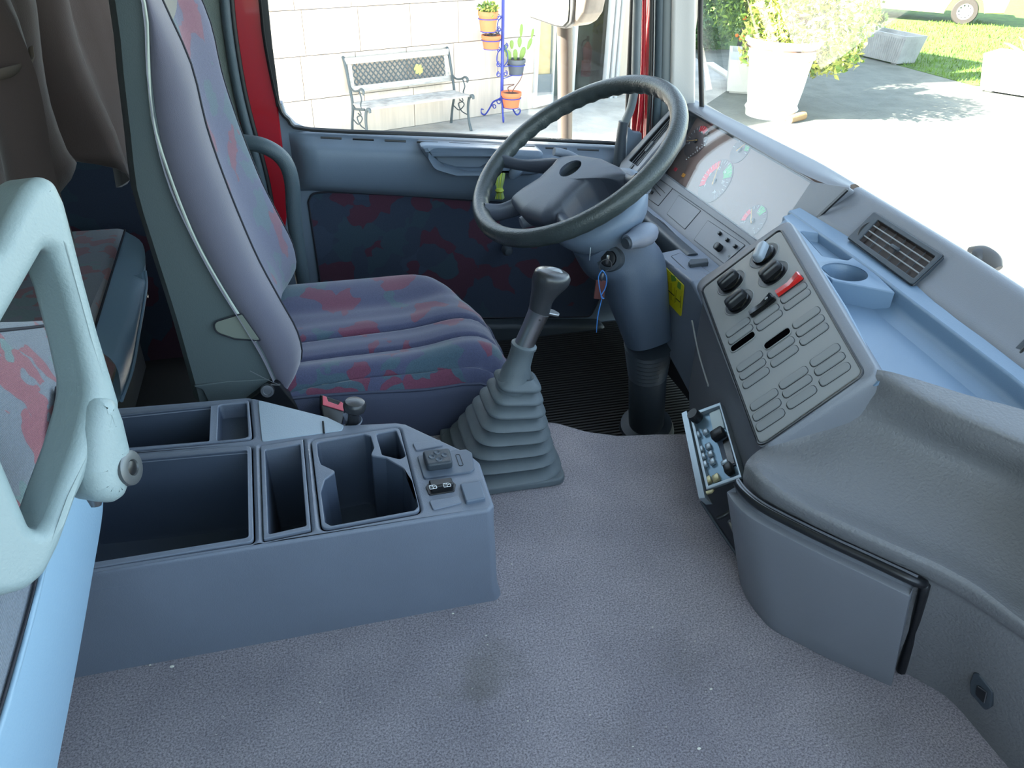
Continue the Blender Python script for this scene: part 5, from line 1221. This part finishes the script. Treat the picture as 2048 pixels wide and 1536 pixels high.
# ---- building with large stone tiles
TW, TH = .74, .515
core = mat('wall_core', (150, 136, 124), .8)
bw_ = struct(box('wall_1', (.13, 2.6, -.13), (5.06, 5.2, .2), core, fr=FWL, bev=0), 'building wall clad in beige stone tiles')
struct(box('wall_2', (2.0, 2.6, -3.2), (8.6, 5.2, 5.0), core, fr=FWL, bev=0), 'body of the building')
tile_me = None
for r_ in range(6):
    for c in range(-3, 8):
        s0 = -.97+c*TW+(.0 if r_ % 2 == 0 else -.08)+ .0
        if s0+TW > 2.66 and r_ < 6 and s0 < 4.28: 
            if s0 >= 2.66 or r_ >= 5: continue
        wdt = min(TW, 2.66-s0) if s0 < 2.66 else TW
        if wdt < .1: continue
        if tile_me is None:
            t0 = box('tile', (0, 0, 0), (TW-.008, TH-.008, .02), M_tile, None, .002, seg=1); tile_me = t0.data; bpy.data.objects.remove(t0)
        o_ = bpy.data.objects.new('tile', tile_me); C.objects.link(o_); o_.parent = bw_
        cc = FWL.P(s0+wdt/2, r_*TH+TH/2, -.01+random.uniform(-.001, .001))
        mm = FWL.mat(); mm.translation = cc; o_.matrix_basis = mm @ Matrix.Diagonal((wdt/TW, 1, 1, 1))
# door opening area right of the tiles: glazed door set back, inner corridor, second frame
bd = thing('glass_door', 'white framed glass door leaf of the building behind the pot stand', 'door', FWL.P(2.9, 0, .02))
def wpts(lst, o=0): return [V(FWL.px(a, b_, o)) for a, b_ in lst]
dl = wpts([(1076, -60), (1117, -60), (1104, 207), (1066, 216)], .03)
di = wpts([(1083, -60), (1111, -60), (1103, 189), (1072, 193)], .03)
plate('leaf_frame', FWL, [V(FWL.px(1078, -60, .03)), V(FWL.px(1118, -60, .03)), V(FWL.px(1105, 206, .03)), V(FWL.px(1066, 216, .03))], [[V(FWL.px(1084, -40, .03)), V(FWL.px(1112, -40, .03)), V(FWL.px(1104, 188, .03)), V(FWL.px(1073, 192, .03))]], .05, .005, M_alu, bd, top=.05)
plate('pane', FWL, grow(di, .02), [], .01, 0, M_glassd, bd, top=.03)
plate('backing', FWL, grow(di, .02), [], .01, 0, mat('tan_blind', (196, 176, 130), .7, var=.15, vscale=6), bd, top=-.03)
plate('lower_panel', FWL, wpts([(1074, 150), (1107, 148), (1104, 188), (1072, 192)], .03), [], .01, 0, mat('grey_panel', (120, 128, 132), .6), bd, top=.01)
jm = struct(box('trim_11', (3.32, 1.6, .0), (.05, 3.2, .12), M_alu, fr=FWL), 'white door jamb')
eo = wpts([(1120, -60), (1210, -60)], 0)
vd = struct(box('wall_3', (3.62, 1.5, -.5), (1.0, 3.3, .05), mat('corridor_wall', (150, 158, 150), .7), fr=FWL), 'shaded inner wall of the entrance')
fl2 = struct(box('floor', (3.62, -.0, -.25), (1.0, .03, .5), M_pave, fr=FWL), 'entrance step of the building')
for k, (s_, w2) in enumerate([(4.02, .06), (4.12, .05), (4.21, .04)]):
    struct(box('trim_%d' % (12+k), (s_, 1.6, .02+.02*k), (w2, 3.4, .10), M_alu, fr=FWL), ['inner metal post of the entrance frame', 'middle metal post of the entrance frame', 'outer metal post of the entrance frame'][k])
w4 = struct(box('wall_4', (5.15, 2.6, -.08), (1.8, 5.2, .1), M_tile, fr=FWL, bev=0), 'bright wall right of the entrance')
struct(box('window_3', (3.68, 1.6, -.02), (.66, 3.0, .008), glassm('tinted_glass', tint=(.45, .5, .48)), fr=FWL, bev=0), 'tinted glass of the entrance')
struct(box('trim_15', (3.68, .07, -.0), (.66, .14, .04), mat('grey_kick', (150, 154, 154), .5), fr=FWL), 'grey lower rail of the entrance glazing')
fe = thing('fire_extinguisher', 'red fire extinguisher standing in the entrance behind the glass', 'extinguisher', at(1170, 160, Z=G+.02))
feb = V(fe.location)-V((0, 0, 0)); feb = at(1171, 152, n=FWL.n, q=FWL.P(0, 0, -.35)); OFF['fire_extinguisher'] = feb; fe.location = feb
lathe('cylinder', [(0, 0), (.075, 0), (.08, .02), (.08, .40), (.06, .46), (.03, .50), (.025, .52), (0, .52)], feb, (0, 0, 1), M_ext, fe, 24)
lathe('valve', [(.02, .52), (.025, .56), (.02, .60), (0, .60)], feb, (0, 0, 1), M_black, fe, 12)
tube('hose', [feb+V((0, 0, .56)), feb+V((-.1, -.02, .5)), feb+V((-.09, -.06, .25))], .012, M_black, fe, 8)
# ---- bench
be = thing('garden_bench', 'weathered garden bench with lattice back against the tiled wall', 'bench', FWL.P(.25, 0, .3))
S0, S1 = -.50, 1.04
def bp3(s, o, h): return FWL.P(s, h, o)
for s in (S0, S1):
    ef = tube('end_frame', [bp3(s, .10, .0), bp3(s, .14, .2), bp3(s, .20, .42), bp3(s, .16, .62), bp3(s, .10, .84), bp3(s, .05, .97), bp3(s, .02, .98)], [.020, .017, .018, .018, .018, .020, .016], M_iron, be, 8)
    tube('front_leg', [bp3(s, .62, .0), bp3(s, .56, .14), bp3(s, .545, .30), bp3(s, .58, .43), bp3(s, .66, .47), bp3(s, .68, .43)], [.022, .017, .018, .02, .024, .016], M_iron, be, 8)
    tube('seat_rail', [bp3(s, .19, .44), bp3(s, .26, .40), bp3(s, .4, .42), bp3(s, .55, .445)], .016, M_iron, be, 8)
    tube('arm', [bp3(s, .14, .66), bp3(s, .25, .62), bp3(s, .38, .64), bp3(s, .48, .68), bp3(s, .54, .66), bp3(s, .53, .62)], [.013, .012, .013, .015, .018, .012], M_iron, be, 8)
    tube('arm_scroll', [bp3(s, .42, .64), bp3(s, .47, .56), bp3(s, .43, .48), bp3(s, .47, .43)], .009, M_iron, be, 6)
    tube('leg_scroll', [bp3(s, .52, .20), bp3(s, .38, .22), bp3(s, .30, .30), bp3(s, .42, .36), bp3(s, .36, .42)], .008, M_iron, be, 6)
    tube('leg_scroll', [bp3(s, .18, .25), bp3(s, .32, .22), bp3(s, .45, .32), bp3(s, .34, .36)], .008, M_iron, be, 6)
FBk = Fr(bp3(S0, .10, .60), WD, V((0, 0, 1))*.36-WN*.055)
Lb = S1-S0
def bplank(name, c, s, mt=M_benchw): return box(name, c, s, mt, be, .004, fr=FBk)
bplank('back_rail', (Lb/2, .34, .02), (Lb, .075, .03)); bplank('back_rail', (Lb/2, .005, .02), (Lb, .075, .03))
bplank('back_stile', (.055, .17, .02), (.055, .26, .028)); bplank('back_stile', (Lb-.055, .17, .02), (.055, .26, .028))
for k in range(-2, 24):
    for sg in (1, -1):
        x = .05+k*.072; a, b_ = V((x, .045)), V((x+.26*.85*1, .30)) 
        if sg < 0: a, b_ = V((x, .30)), V((x+.26*.85, .045))
        # clip to the back opening
        x0, x1 = .08, Lb-.08
        def cl(p, q, xx): t = (xx-p.x)/(q.x-p.x); return p+(q-p)*t
        if b_.x <= x0 or a.x >= x1: continue
        if a.x < x0: a = cl(a, b_, x0)
        if b_.x > x1: b_ = cl(a, b_, x1)
        tube('lattice_bar', [FBk.P(a.x, a.y, .02+sg*.003), FBk.P(b_.x, b_.y, .02+sg*.003)], .0115, M_iron, be, 6, steps=1, flat=.35)
lathe('leaf_ornament', [(0, .012), (.04, .01), (.07, .002), (.07, -.002)], FBk.P(Lb*.68, .16, .02), FBk.n, M_leafy, be, 7)
for k, (o_, h_) in enumerate([(.22, .452), (.34, .452), (.46, .455), (.57, .462)]):
    box('seat_slat', (Lb/2+S0, h_, o_), (Lb, .025, .095), M_benchw, be, .006, fr=FWL)
# ---- pot stand
ST = at(1003, 238, Z=G); sv = ST-WA; so_ = sv.dot(WN); ss_ = sv.dot(WD)
sf = Fr(ST, WD, (0, 0, 1))
ps_ = thing('plant_stand', 'tall blue wrought iron plant stand with curled feet and pot rings', 'plant stand', ST)
tube('post', [sf.P(0, .25, 0), sf.P(0, 1.2, 0), sf.P(0, 2.3, 0)], .022, M_blue, ps_, 12, steps=2)
def curl(c, r, a0, turns, dr, parent, fr=sf, w=.009, nm='scroll', fl=1):
    pts = [fr.P(c[0]+(r-dr*t)*math.cos(a0+fl*turns*6.283*t), c[1]+(r-dr*t)*math.sin(a0+fl*turns*6.283*t), 0) for t in [k/16 for k in range(17)]]
    return tube(nm, pts, w, M_blue, parent, 6, steps=1)
for an in (.0, 2.1, 4.2):
    du = V((math.cos(an), 0, 0)); dvec = WD*math.cos(an)+WN*math.sin(an)
    fr_ = Fr(ST, dvec, (0, 0, 1))
    tube('foot', [fr_.P(.01, .30), fr_.P(.05, .27), fr_.P(.14, .22), fr_.P(.20, .12), fr_.P(.27, .03), fr_.P(.33, .05), fr_.P(.33, .10), fr_.P(.29, .10)], [.013, .013, .012, .012, .012, .011, .009, .006], M_blue, ps_, 8)
    curl((.12, .16), .035, 0, 1.2, .02, ps_, fr_, .007); curl((.05, .24), .04, 1.5, 1.2, .02, ps_, fr_, .007)
for (sg, h_) in [(-1, .62), (-1, .75), (1, .62), (-1, .95), (1, .98), (-1, 1.2), (-1, 1.35)]:
    curl((sg*.06, h_), .038, math.pi/2, 1.3, .024, ps_, sf, .0065, fl=-sg)
for (sg, h_) in [(-1, .85), (1, .85), (-1, 1.25)]:
    tube('bracket_curve', [sf.P(0, h_+.12), sf.P(sg*.08, h_+.05), sf.P(sg*.09, h_-.06), sf.P(sg*.02, h_-.14)], .007, M_blue, ps_, 6)
def pot(px_, pyb, pyt, wpx_, mt, label, off_, ringh, plant):
    """flower pot; pyb/pyt = pixel rows of its base and rim"""
    q = ST+WN*off_
    b_ = at(px_, pyb, n=WN, q=q); t_ = at(px_, pyt, n=WN, q=q); hh = t_.z-b_.z
    rr = (at(px_+wpx_/2, pyt, n=WN, q=q)-at(px_-wpx_/2, pyt, n=WN, q=q)).length/2
    o_ = thing('flower_pot', label, 'flower pot', b_, 'flower pots held by the blue stand')
    lathe('pot_body', [(0, 0), (rr*.74, 0), (rr*.92, hh*.78), (rr*1.0, hh*.78), (rr*1.0, hh), (rr*.92, hh), (rr*.86, hh*.86), (0, hh*.86)], b_, (0, 0, 1), mt, o_, 28)
    lathe('soil', [(0, hh*.9), (rr*.86, hh*.88), (rr*.86, hh*.84)], b_, (0, 0, 1), M_soil, o_, 20)
    # ring and arm belong to the stand
    rz = b_+V((0, 0, hh*.62)); pts = [rz+WD*(math.cos(a)*rr*.95)+WN*(math.sin(a)*rr*.95) for a in [2*math.pi*k/20 for k in range(20)]]
    tube('pot_ring', pts, .007, M_blue, ps_, 6, closed=True, steps=1)
    dd = V((ST.x, ST.y, rz.z)); tube('ring_arm', [dd, dd+(rz-dd).normalized()*max(.01, (rz-dd).length-rr)], .006, M_blue, ps_, 6, steps=1)
    rz = b_-V((0, 0, .004)); pts = [rz+WD*(math.cos(a)*rr*.74)+WN*(math.sin(a)*rr*.74) for a in [2*math.pi*k/16 for k in range(16)]]
    tube('pot_ring', pts, .006, M_blue, ps_, 6, closed=True, steps=1)
    dd = V((ST.x, ST.y, rz.z-.03)); tube('ring_arm', [dd, dd+(rz-dd).normalized()*max(.01, (rz-dd).length-rr*.7)], .006, M_blue, ps_, 6, steps=1)
    plant(o_, b_+V((0, 0, hh*.88)), rr); return o_
def leafball(name, c, rx, rz, n, size, mats, parent, seed=1, kind='stuff', aspect=.55, hollow=.3):
    R = random.Random(seed); vs, fs, mi = [], [], []
    for k in range(n):
        while True:
            p = V((R.uniform(-1, 1), R.uniform(-1, 1), R.uniform(-1, 1)))
            if hollow < p.length < 1: break
        p = V((p.x*rx, p.y*rx, p.z*rz))+c
        d = V((R.gauss(0, 1), R.gauss(0, 1), R.gauss(.3, 1))).normalized(); s = size*R.uniform(.6, 1.3)
        x = d.orthogonal().normalized(); q = V((R.gauss(0, 1), R.gauss(0, 1), R.gauss(0, 1))); x = (q-d*q.dot(d)).normalized(); nrm = d.cross(x)
        i = len(vs); vs += [p, p+d*s*.5+x*s*aspect*.5+nrm*s*.08, p+d*s, p+d*s*.5-x*s*aspect*.5+nrm*s*.08]
        fs.append([i, i+1, i+2]); fs.append([i, i+2, i+3]); m_ = R.randrange(len(mats)); mi += [m_, m_]
    me = bpy.data.meshes.new(name); me.from_pydata([tuple(v) for v in vs], [], fs)
    for m_ in mats: me.materials.append(m_)
    me.polygons.foreach_set('material_index', mi)
    o_ = link(name, me, mats[0], parent)
    if kind: o_['kind'] = kind
    return o_
def succ(o_, c, r): leafball('succulent_leaves', c+V((0, 0, .05)), r*1.0, .09, 260, .05, [M_leafg, M_leafy, M_leafd], o_, 5, aspect=.7)
def dry(o_, c, r): leafball('dry_stems', c+V((0, 0, .03)), r*.8, .05, 160, .05, [M_soil, M_iron], o_, 6, aspect=.2)
def cact(o_, c, r):
    for (dx, dz, w_, h_, an) in [(-.01, .0, .042, .17, -.1), (.07, .0, .05, .20, .35), (-.10, .03, .045, .15, -.5), (-.17, .13, .035, .12, -.5), (-.08, .17, .036, .12, -.1), (.05, .18, .04, .14, .0), (.07, .31, .03, .18, .05), (.19, .14, .035, .17, .45), (.26, .28, .025, .14, .2)]:
        b0 = c+WD*dx+V((0, 0, dz-.01)); u = WD*math.sin(an)+V((0, 0, math.cos(an)))
        lathe('cactus_pad', [(0, 0), (w_*.45, h_*.1), (w_*.85, h_*.35), (w_, h_*.62), (w_*.7, h_*.9), (0, h_)], b0, u, M_cact, o_, 12, .35, u=WD-u*WD.dot(u))
def twig(o_, c, r):
    tube('twig', [c, c+WD*.06+V((0, 0, .08)), c+WD*.15+V((0, 0, .17)), c+WD*.2+V((0, 0, .26))], [.006, .006, .005, .004], mat('twig_brown', (110, 70, 60), .8), o_, 6)
    tube('twig', [c-WD*.02, c-WD*.06+V((0, 0, .09)), c+V((0, 0, .12))+WD*.05, c-WD*.14+V((0, 0, .13))], [.006, .006, .005, .004], bpy.data.materials['twig_brown'], o_, 6)
pot(976, 62, 22, 34, M_terra, 'topmost terracotta pot on the blue stand, holding a leafy succulent', .16, 0, succ)
pot(982, 97, 70, 33, M_terra, 'second terracotta pot on the blue stand, with dry brown growth', -.02, 0, dry)
pot(1032, 148, 118, 30, M_grpot, 'dark grey pot with a prickly pear cactus on the blue stand', -.05, 0, cact)
pot(1022, 214, 184, 33, M_terra, 'lowest pot on the blue stand, pale terracotta with bare twigs', .16, 0, twig)
# ---- mirror
dm = thing('door_mirror', 'large truck wing mirror with dusty grey housing on a metal arm', 'wing mirror', at(1130, 290, Y=2.25))
fm_ = Fr(at(1105, 20, Y=2.22), (.55, -.83, 0), (0, 0, 1))
mo_ = rnd([V(q) for q in fm_.pl([(1040, -140), (1152, -140), (1146, 20), (1142, 48), (1128, 58), (1112, 55), (1058, 36), (1047, 24), (1043, 0)])], .01)
mi_ = rnd([V(q) for q in fm_.pl([(1044, -136), (1140, -136), (1138, 20), (1136, 42), (1126, 52), (1112, 50), (1060, 32), (1050, 22), (1046, 0)])], .01)
ho_ = rnd([V(q) for q in fm_.pl([(1130, -140), (1172, -140), (1168, 0), (1162, 30), (1150, 48), (1132, 58)])], .01)
plate('housing', fm_, mo_, [], .035, .006, mat('mirror_frame', (60, 62, 62), .5), dm, top=-.002)
plate('housing_back', fm_, ho_, [], .10, .02, mat('dusty_housing', (140, 132, 120), .7, var=.2, vscale=20), dm, top=-.01)
plate('mirror_glass', fm_, mi_, [], .003, 0, mat('mirror_glass', (235, 238, 238), .02, metal=1), dm, top=.002)
tube('arm', [at(1129, 30, Y=2.27), at(1130, 150, Y=2.27), at(1130, 290, Y=2.27), at(1130, 420, Y=2.27)], .0225, mat('mirror_arm', (92, 84, 76), .35, metal=.4), dm, 14, steps=2)
# ---- large white urn with orange bush
urn = thing('garden_urn', 'very large white garden urn holding a bright bush in front of the cab', 'urn', V((6.85, 10.75, G)))
ub = V((6.93, 10.75, G)); 
prof = [(0, 0), (.40, 0), (.41, .08), (.43, .12), (.40, .17), (.44, .4), (.47, .65), (.50, .82), (.53, .84), (.53, .89), (.51, .90), (.53, .95), (.56, .97), (.56, 1.02), (.60, 1.04), (.60, 1.08), (.54, 1.09), (.52, 1.0), (0, .98)]
prof = [(r_*.92, h_) for r_, h_ in prof]
lathe('urn_body', prof, ub, (0, 0, 1), M_concw, urn, 40)
lathe('soil', [(0, 1.0), (.53, .99), (.53, .97)], ub, (0, 0, 1), M_soil, urn, 24)
lg = tube('log', [ub+V((.02, -.50, .05)), ub+V((.34, -.36, .07))], [.055, .065], mat('log_bark', (150, 120, 80), .9, bump=.5, bscale=40), None, 12, steps=1); tag(lg, 'short cut log lying at the foot of the white urn', 'log')
bs = thing('orange_bush', 'bright yellow green bush with dense small leaves growing in the white urn', 'bush', ub+V((0, 0, 1.0)))
bc = at(1618, 50, Y=10.9)
tube('trunk', [ub+V((0, 0, .95)), ub+V((.1, .05, 1.4)), bc], [.05, .045, .03], M_soil, bs, 8)
for k, (dx, dy, dz, rx, rz, n) in enumerate([(0, 0, .2, .95, .85, 3600), (.45, .1, -.38, .55, .36, 1300), (-.45, .1, -.28, .5, .42, 1200), (.7, .3, .2, .55, .5, 1100), (-.35, .3, .5, .6, .5, 900)]):
    leafball('foliage', bc+V((dx, dy, dz)), rx, rz, n, .11, [M_leafy, M_leafy, M_leafg], bs, 20+k, aspect=.45)
b2 = thing('orange_tree', 'dark leaved orange bush with small fruit behind the white urn', 'bush', V((7.6, 12.6, G)))
bc2 = V((7.25, 12.35, G+1.75))
tube('trunk', [V((7.3, 12.4, G+.5)), bc2], [.05, .03], M_soil, b2, 8)
for k, (dx, dy, dz, rx, rz, n) in enumerate([(0, 0, .2, .5, .7, 1300), (-.25, 0, -.5, .38, .42, 700), (.25, 0, -.5, .45, .4, 500)]):
    leafball('foliage', bc2+V((dx, dy, dz)), rx, rz, n, .09, [M_leafd, M_leafg, M_leafd], b2, 40+k, aspect=.45)
R = random.Random(9)
for k in range(26):
    p = bc2+V((R.uniform(-.55, .2), R.uniform(-.5, -.2), R.uniform(-.95, .5)))
    lathe('orange', [(0, -.028), (.02, -.02), (.03, 0), (.02, .02), (0, .028)], p, (0, 0, 1), M_orange, b2, 8)
def trough(name, label, c, L_, W_, H_, ang, mt, ribs=True):
    o_ = thing(name, label, 'planter', c); d = V((math.cos(ang), math.sin(ang), 0)); f_ = Fr(c, d, V((-math.sin(ang), math.cos(ang), 0)))
    rg = []
    for k_, h in [(.86, 0.04), (1.0, H_)]: rg.append([f_.P(x*L_/2*k_, y*W_/2*k_, h) for x, y in [(-1, -1), (1, -1), (1, 1), (-1, 1)]])
    rg.append([f_.P(x*(L_/2-.05), y*(W_/2-.05), H_) for x, y in [(-1, -1), (1, -1), (1, 1), (-1, 1)]]); rg.append([f_.P(x*(L_/2-.06), y*(W_/2-.06), H_-.08) for x, y in [(-1, -1), (1, -1), (1, 1), (-1, 1)]])
    loft('trough_body', rg, mt, o_, ang=20)
    for sx in (-.7, .7): box('foot', (sx*L_/2, 0, .02), (.12, W_*.7, .06), mt, o_, .005, fr=f_)
    if ribs:
        n = int(L_/.06)
        for k in range(n):
            x = -L_/2*.86+(k+.5)*L_*.86/n; x2 = x/.86
            for sg in (-1, 1): tube('rib', [f_.P(x, sg*W_/2*.865, .06), f_.P(x2*.99, sg*W_/2*.995, H_-.05)], .012, mt, o_, 5, steps=1)
    return o_, f_
t1, f1 = trough('stone_trough', 'long ribbed grey concrete planter standing at the lawn edge', V((11.98, 14.9, G)), 1.62, .55, .56, math.radians(-83.5), M_conc)
pl4 = leafball('weed', V((12.0, 15.2, G+.72)), .1, .14, 60, .12, [M_leafd, M_leafg], t1, 77)
t2, f2_ = trough('flower_box', 'low pale concrete flower box below the orange bush', V((7.5, 12.75, G)), 1.5, .5, .55, math.radians(62), M_concw, False)
t3, f3_ = trough('agave_planter', 'white concrete planter with an agave at the right edge', V((12.35, 11.4, G)), 1.5, .9, .62, math.radians(-60), M_concw, False)
ag = thing('agave', 'spiky agave plant in the white planter at the upper right', 'plant', V((12.3, 11.5, G+.6)))
for k in range(18):
    a = 2*math.pi*k/18+R.uniform(-.2, .2); t = R.uniform(.5, 1.2); base = V((12.3, 11.5, G+.56)); d = V((math.cos(a)*math.cos(t), math.sin(a)*math.cos(t), math.sin(t)))
    L2_ = R.uniform(.4, .62)
    tube('agave_leaf', [base, base+d*L2_*.4, base+d*L2_*.8+V((0, 0, -.02)), base+d*L2_+V((0, 0, -.05))], [.03, .045, .03, .004], M_leafy if k % 3 else M_leafd, ag, 6, flat=.3)
# hedge and tree trunk at the left of the windscreen
hg = thing('hedge', 'dark green hedge seen just right of the front pillar', 'hedge', V((9.2, 18.4, G)))
leafball('foliage', V((9.6, 18.6, G+.9)), 1.1, .9, 2600, .16, [M_leafd, mat('hedge_green', (60, 96, 50), .7)], hg, 60, hollow=.5)
leafball('foliage', V((8.6, 16.6, G+.3)), .7, .35, 900, .12, [M_leafd, bpy.data.materials['hedge_green']], hg, 61)
pt = tube('tree_trunk', [V((9.6, 16.4, G)), V((9.62, 16.4, G+1.2)), V((9.7, 16.5, G+3))], [.16, .13, .12], mat('bark', (92, 90, 92), .9, bump=.5, bscale=30), None, 10); tag(pt, 'grey tree trunk behind the orange bush', 'tree')
bgw = struct(box('wall_5', (11.5, 26.5, G+.9), (9, .2, 1.8), mat('far_wall', (190, 180, 130), .8)), 'pale far wall behind the hedge')
# van parked on the grass
va = thing('van', 'pale yellow white van parked on the lawn, front wheel visible', 'van', V((17.5, 20, G)))
vd_ = V((-.745, .667, 0)).normalized(); wc = at(1930, 22, n=V((vd_.y, -vd_.x, 0)), q=V((18.0, 19.45, G+.33)))
fv = Fr(V((wc.x, wc.y, G)), -vd_, (0, 0, 1))     # u to the van's front, n towards the camera
if fv.n.dot(CAM-fv.o) < 0: fv = Fr(fv.o, vd_, (0, 0, 1))
sgn = 1 if fv.u.dot(-vd_) > 0 else -1
def vu(x): return x*sgn
side = [(vu(-4.2), .35), (vu(-.48), .30), (vu(-.45), .42), (vu(-.36), .62), (vu(-.15), .76), (vu(.15), .76), (vu(.36), .62), (vu(.45), .42), (vu(.48), .32), (vu(.95), .36), (vu(1.0), .8), (vu(.9), 1.15), (vu(.1), 1.3), (vu(-.6), 1.95), (vu(-4.2), 2.0)]
plate('van_body', fv, [V(q) for q in side], [], 1.7, .05, M_van, va, top=.05)
plate('sill', fv, [V(q) for q in [(vu(-4.2), .30), (vu(-.5), .26), (vu(-.5), .38), (vu(-4.2), .42)]], [], .06, .01, mat('van_sill', (170, 165, 120), .6), va, top=.07)
lathe('tyre', [(.20, -.10), (.31, -.10), (.335, -.07), (.335, .07), (.31, .10), (.20, .10), (.20, -.10)], fv.P(0, .335, -.06), fv.n, M_tyre, va, 32)
lathe('wheel_rim', [(0, .02), (.06, .03), (.12, .0), (.18, .015), (.205, .05), (.205, 0)], fv.P(0, .335, -.03), fv.n, mat('wheel_rim_white', (220, 220, 222), .4), va, 28)
for k in range(10):
    a = 2*math.pi*k/10; lathe('rim_hole', [(0, .004), (.018, .003), (.02, 0)], fv.P(.15*math.cos(a), .335+.15*math.sin(a), -.022), fv.n, M_black, va, 10)
# wiper parts below the windscreen
wpq = thing('wiper_arm', 'black wiper arm joint just beyond the windscreen foot', 'wiper', at(1975, 520, X=1.12))
tube('arm', [at(1940, 500, X=1.10), at(1965, 506, X=1.10), at(1985, 522, X=1.10), at(1996, 538, X=1.10)], [.006, .013, .014, .008], mat('wiper_grey', (60, 58, 56), .6), wpq, 10)
lathe('pivot', [(.012, 0), (.012, .008), (.006, .012), (0, .012)], at(1966, 512, X=1.10)+V((-.01, 0, 0)), (-.5, -.5, .7), M_black, wpq, 14)

# crumbs and fluff on the carpet
b = bmesh.new(); R = random.Random(21)
for (x, y, s_) in [(1305, 1254, .0012), (1390, 1282, .001), (1422, 1378, .0018), (1398, 1497, .0022), (972, 1271, .0012), (975, 1289, .001), (1023, 1128, .0012), (906, 1227, .0016), (344, 1333, .0025), (300, 1330, .0015), (1180, 1430, .001), (1266, 1493, .001), (1056, 1442, .001), (1500, 1500, .001), (640, 1405, .001)]+[(R.uniform(200, 1700), R.uniform(1240, 1520), .0007) for _ in range(40)]:
    p = at(x, y, Z=.001); q = bmesh.ops.create_icosphere(b, subdivisions=1, radius=s_)['verts']; bmesh.ops.scale(b, vec=(1.3, .8, .5), verts=q); bmesh.ops.translate(b, vec=p, verts=q)
me = bpy.data.meshes.new('crumbs'); b.to_mesh(me); b.free()
o = link('crumbs', me, mat('crumb', (220, 218, 205), .8)); o['kind'] = 'stuff'; o['label'] = 'tiny pale crumbs scattered on the carpet'; o['category'] = 'crumbs'
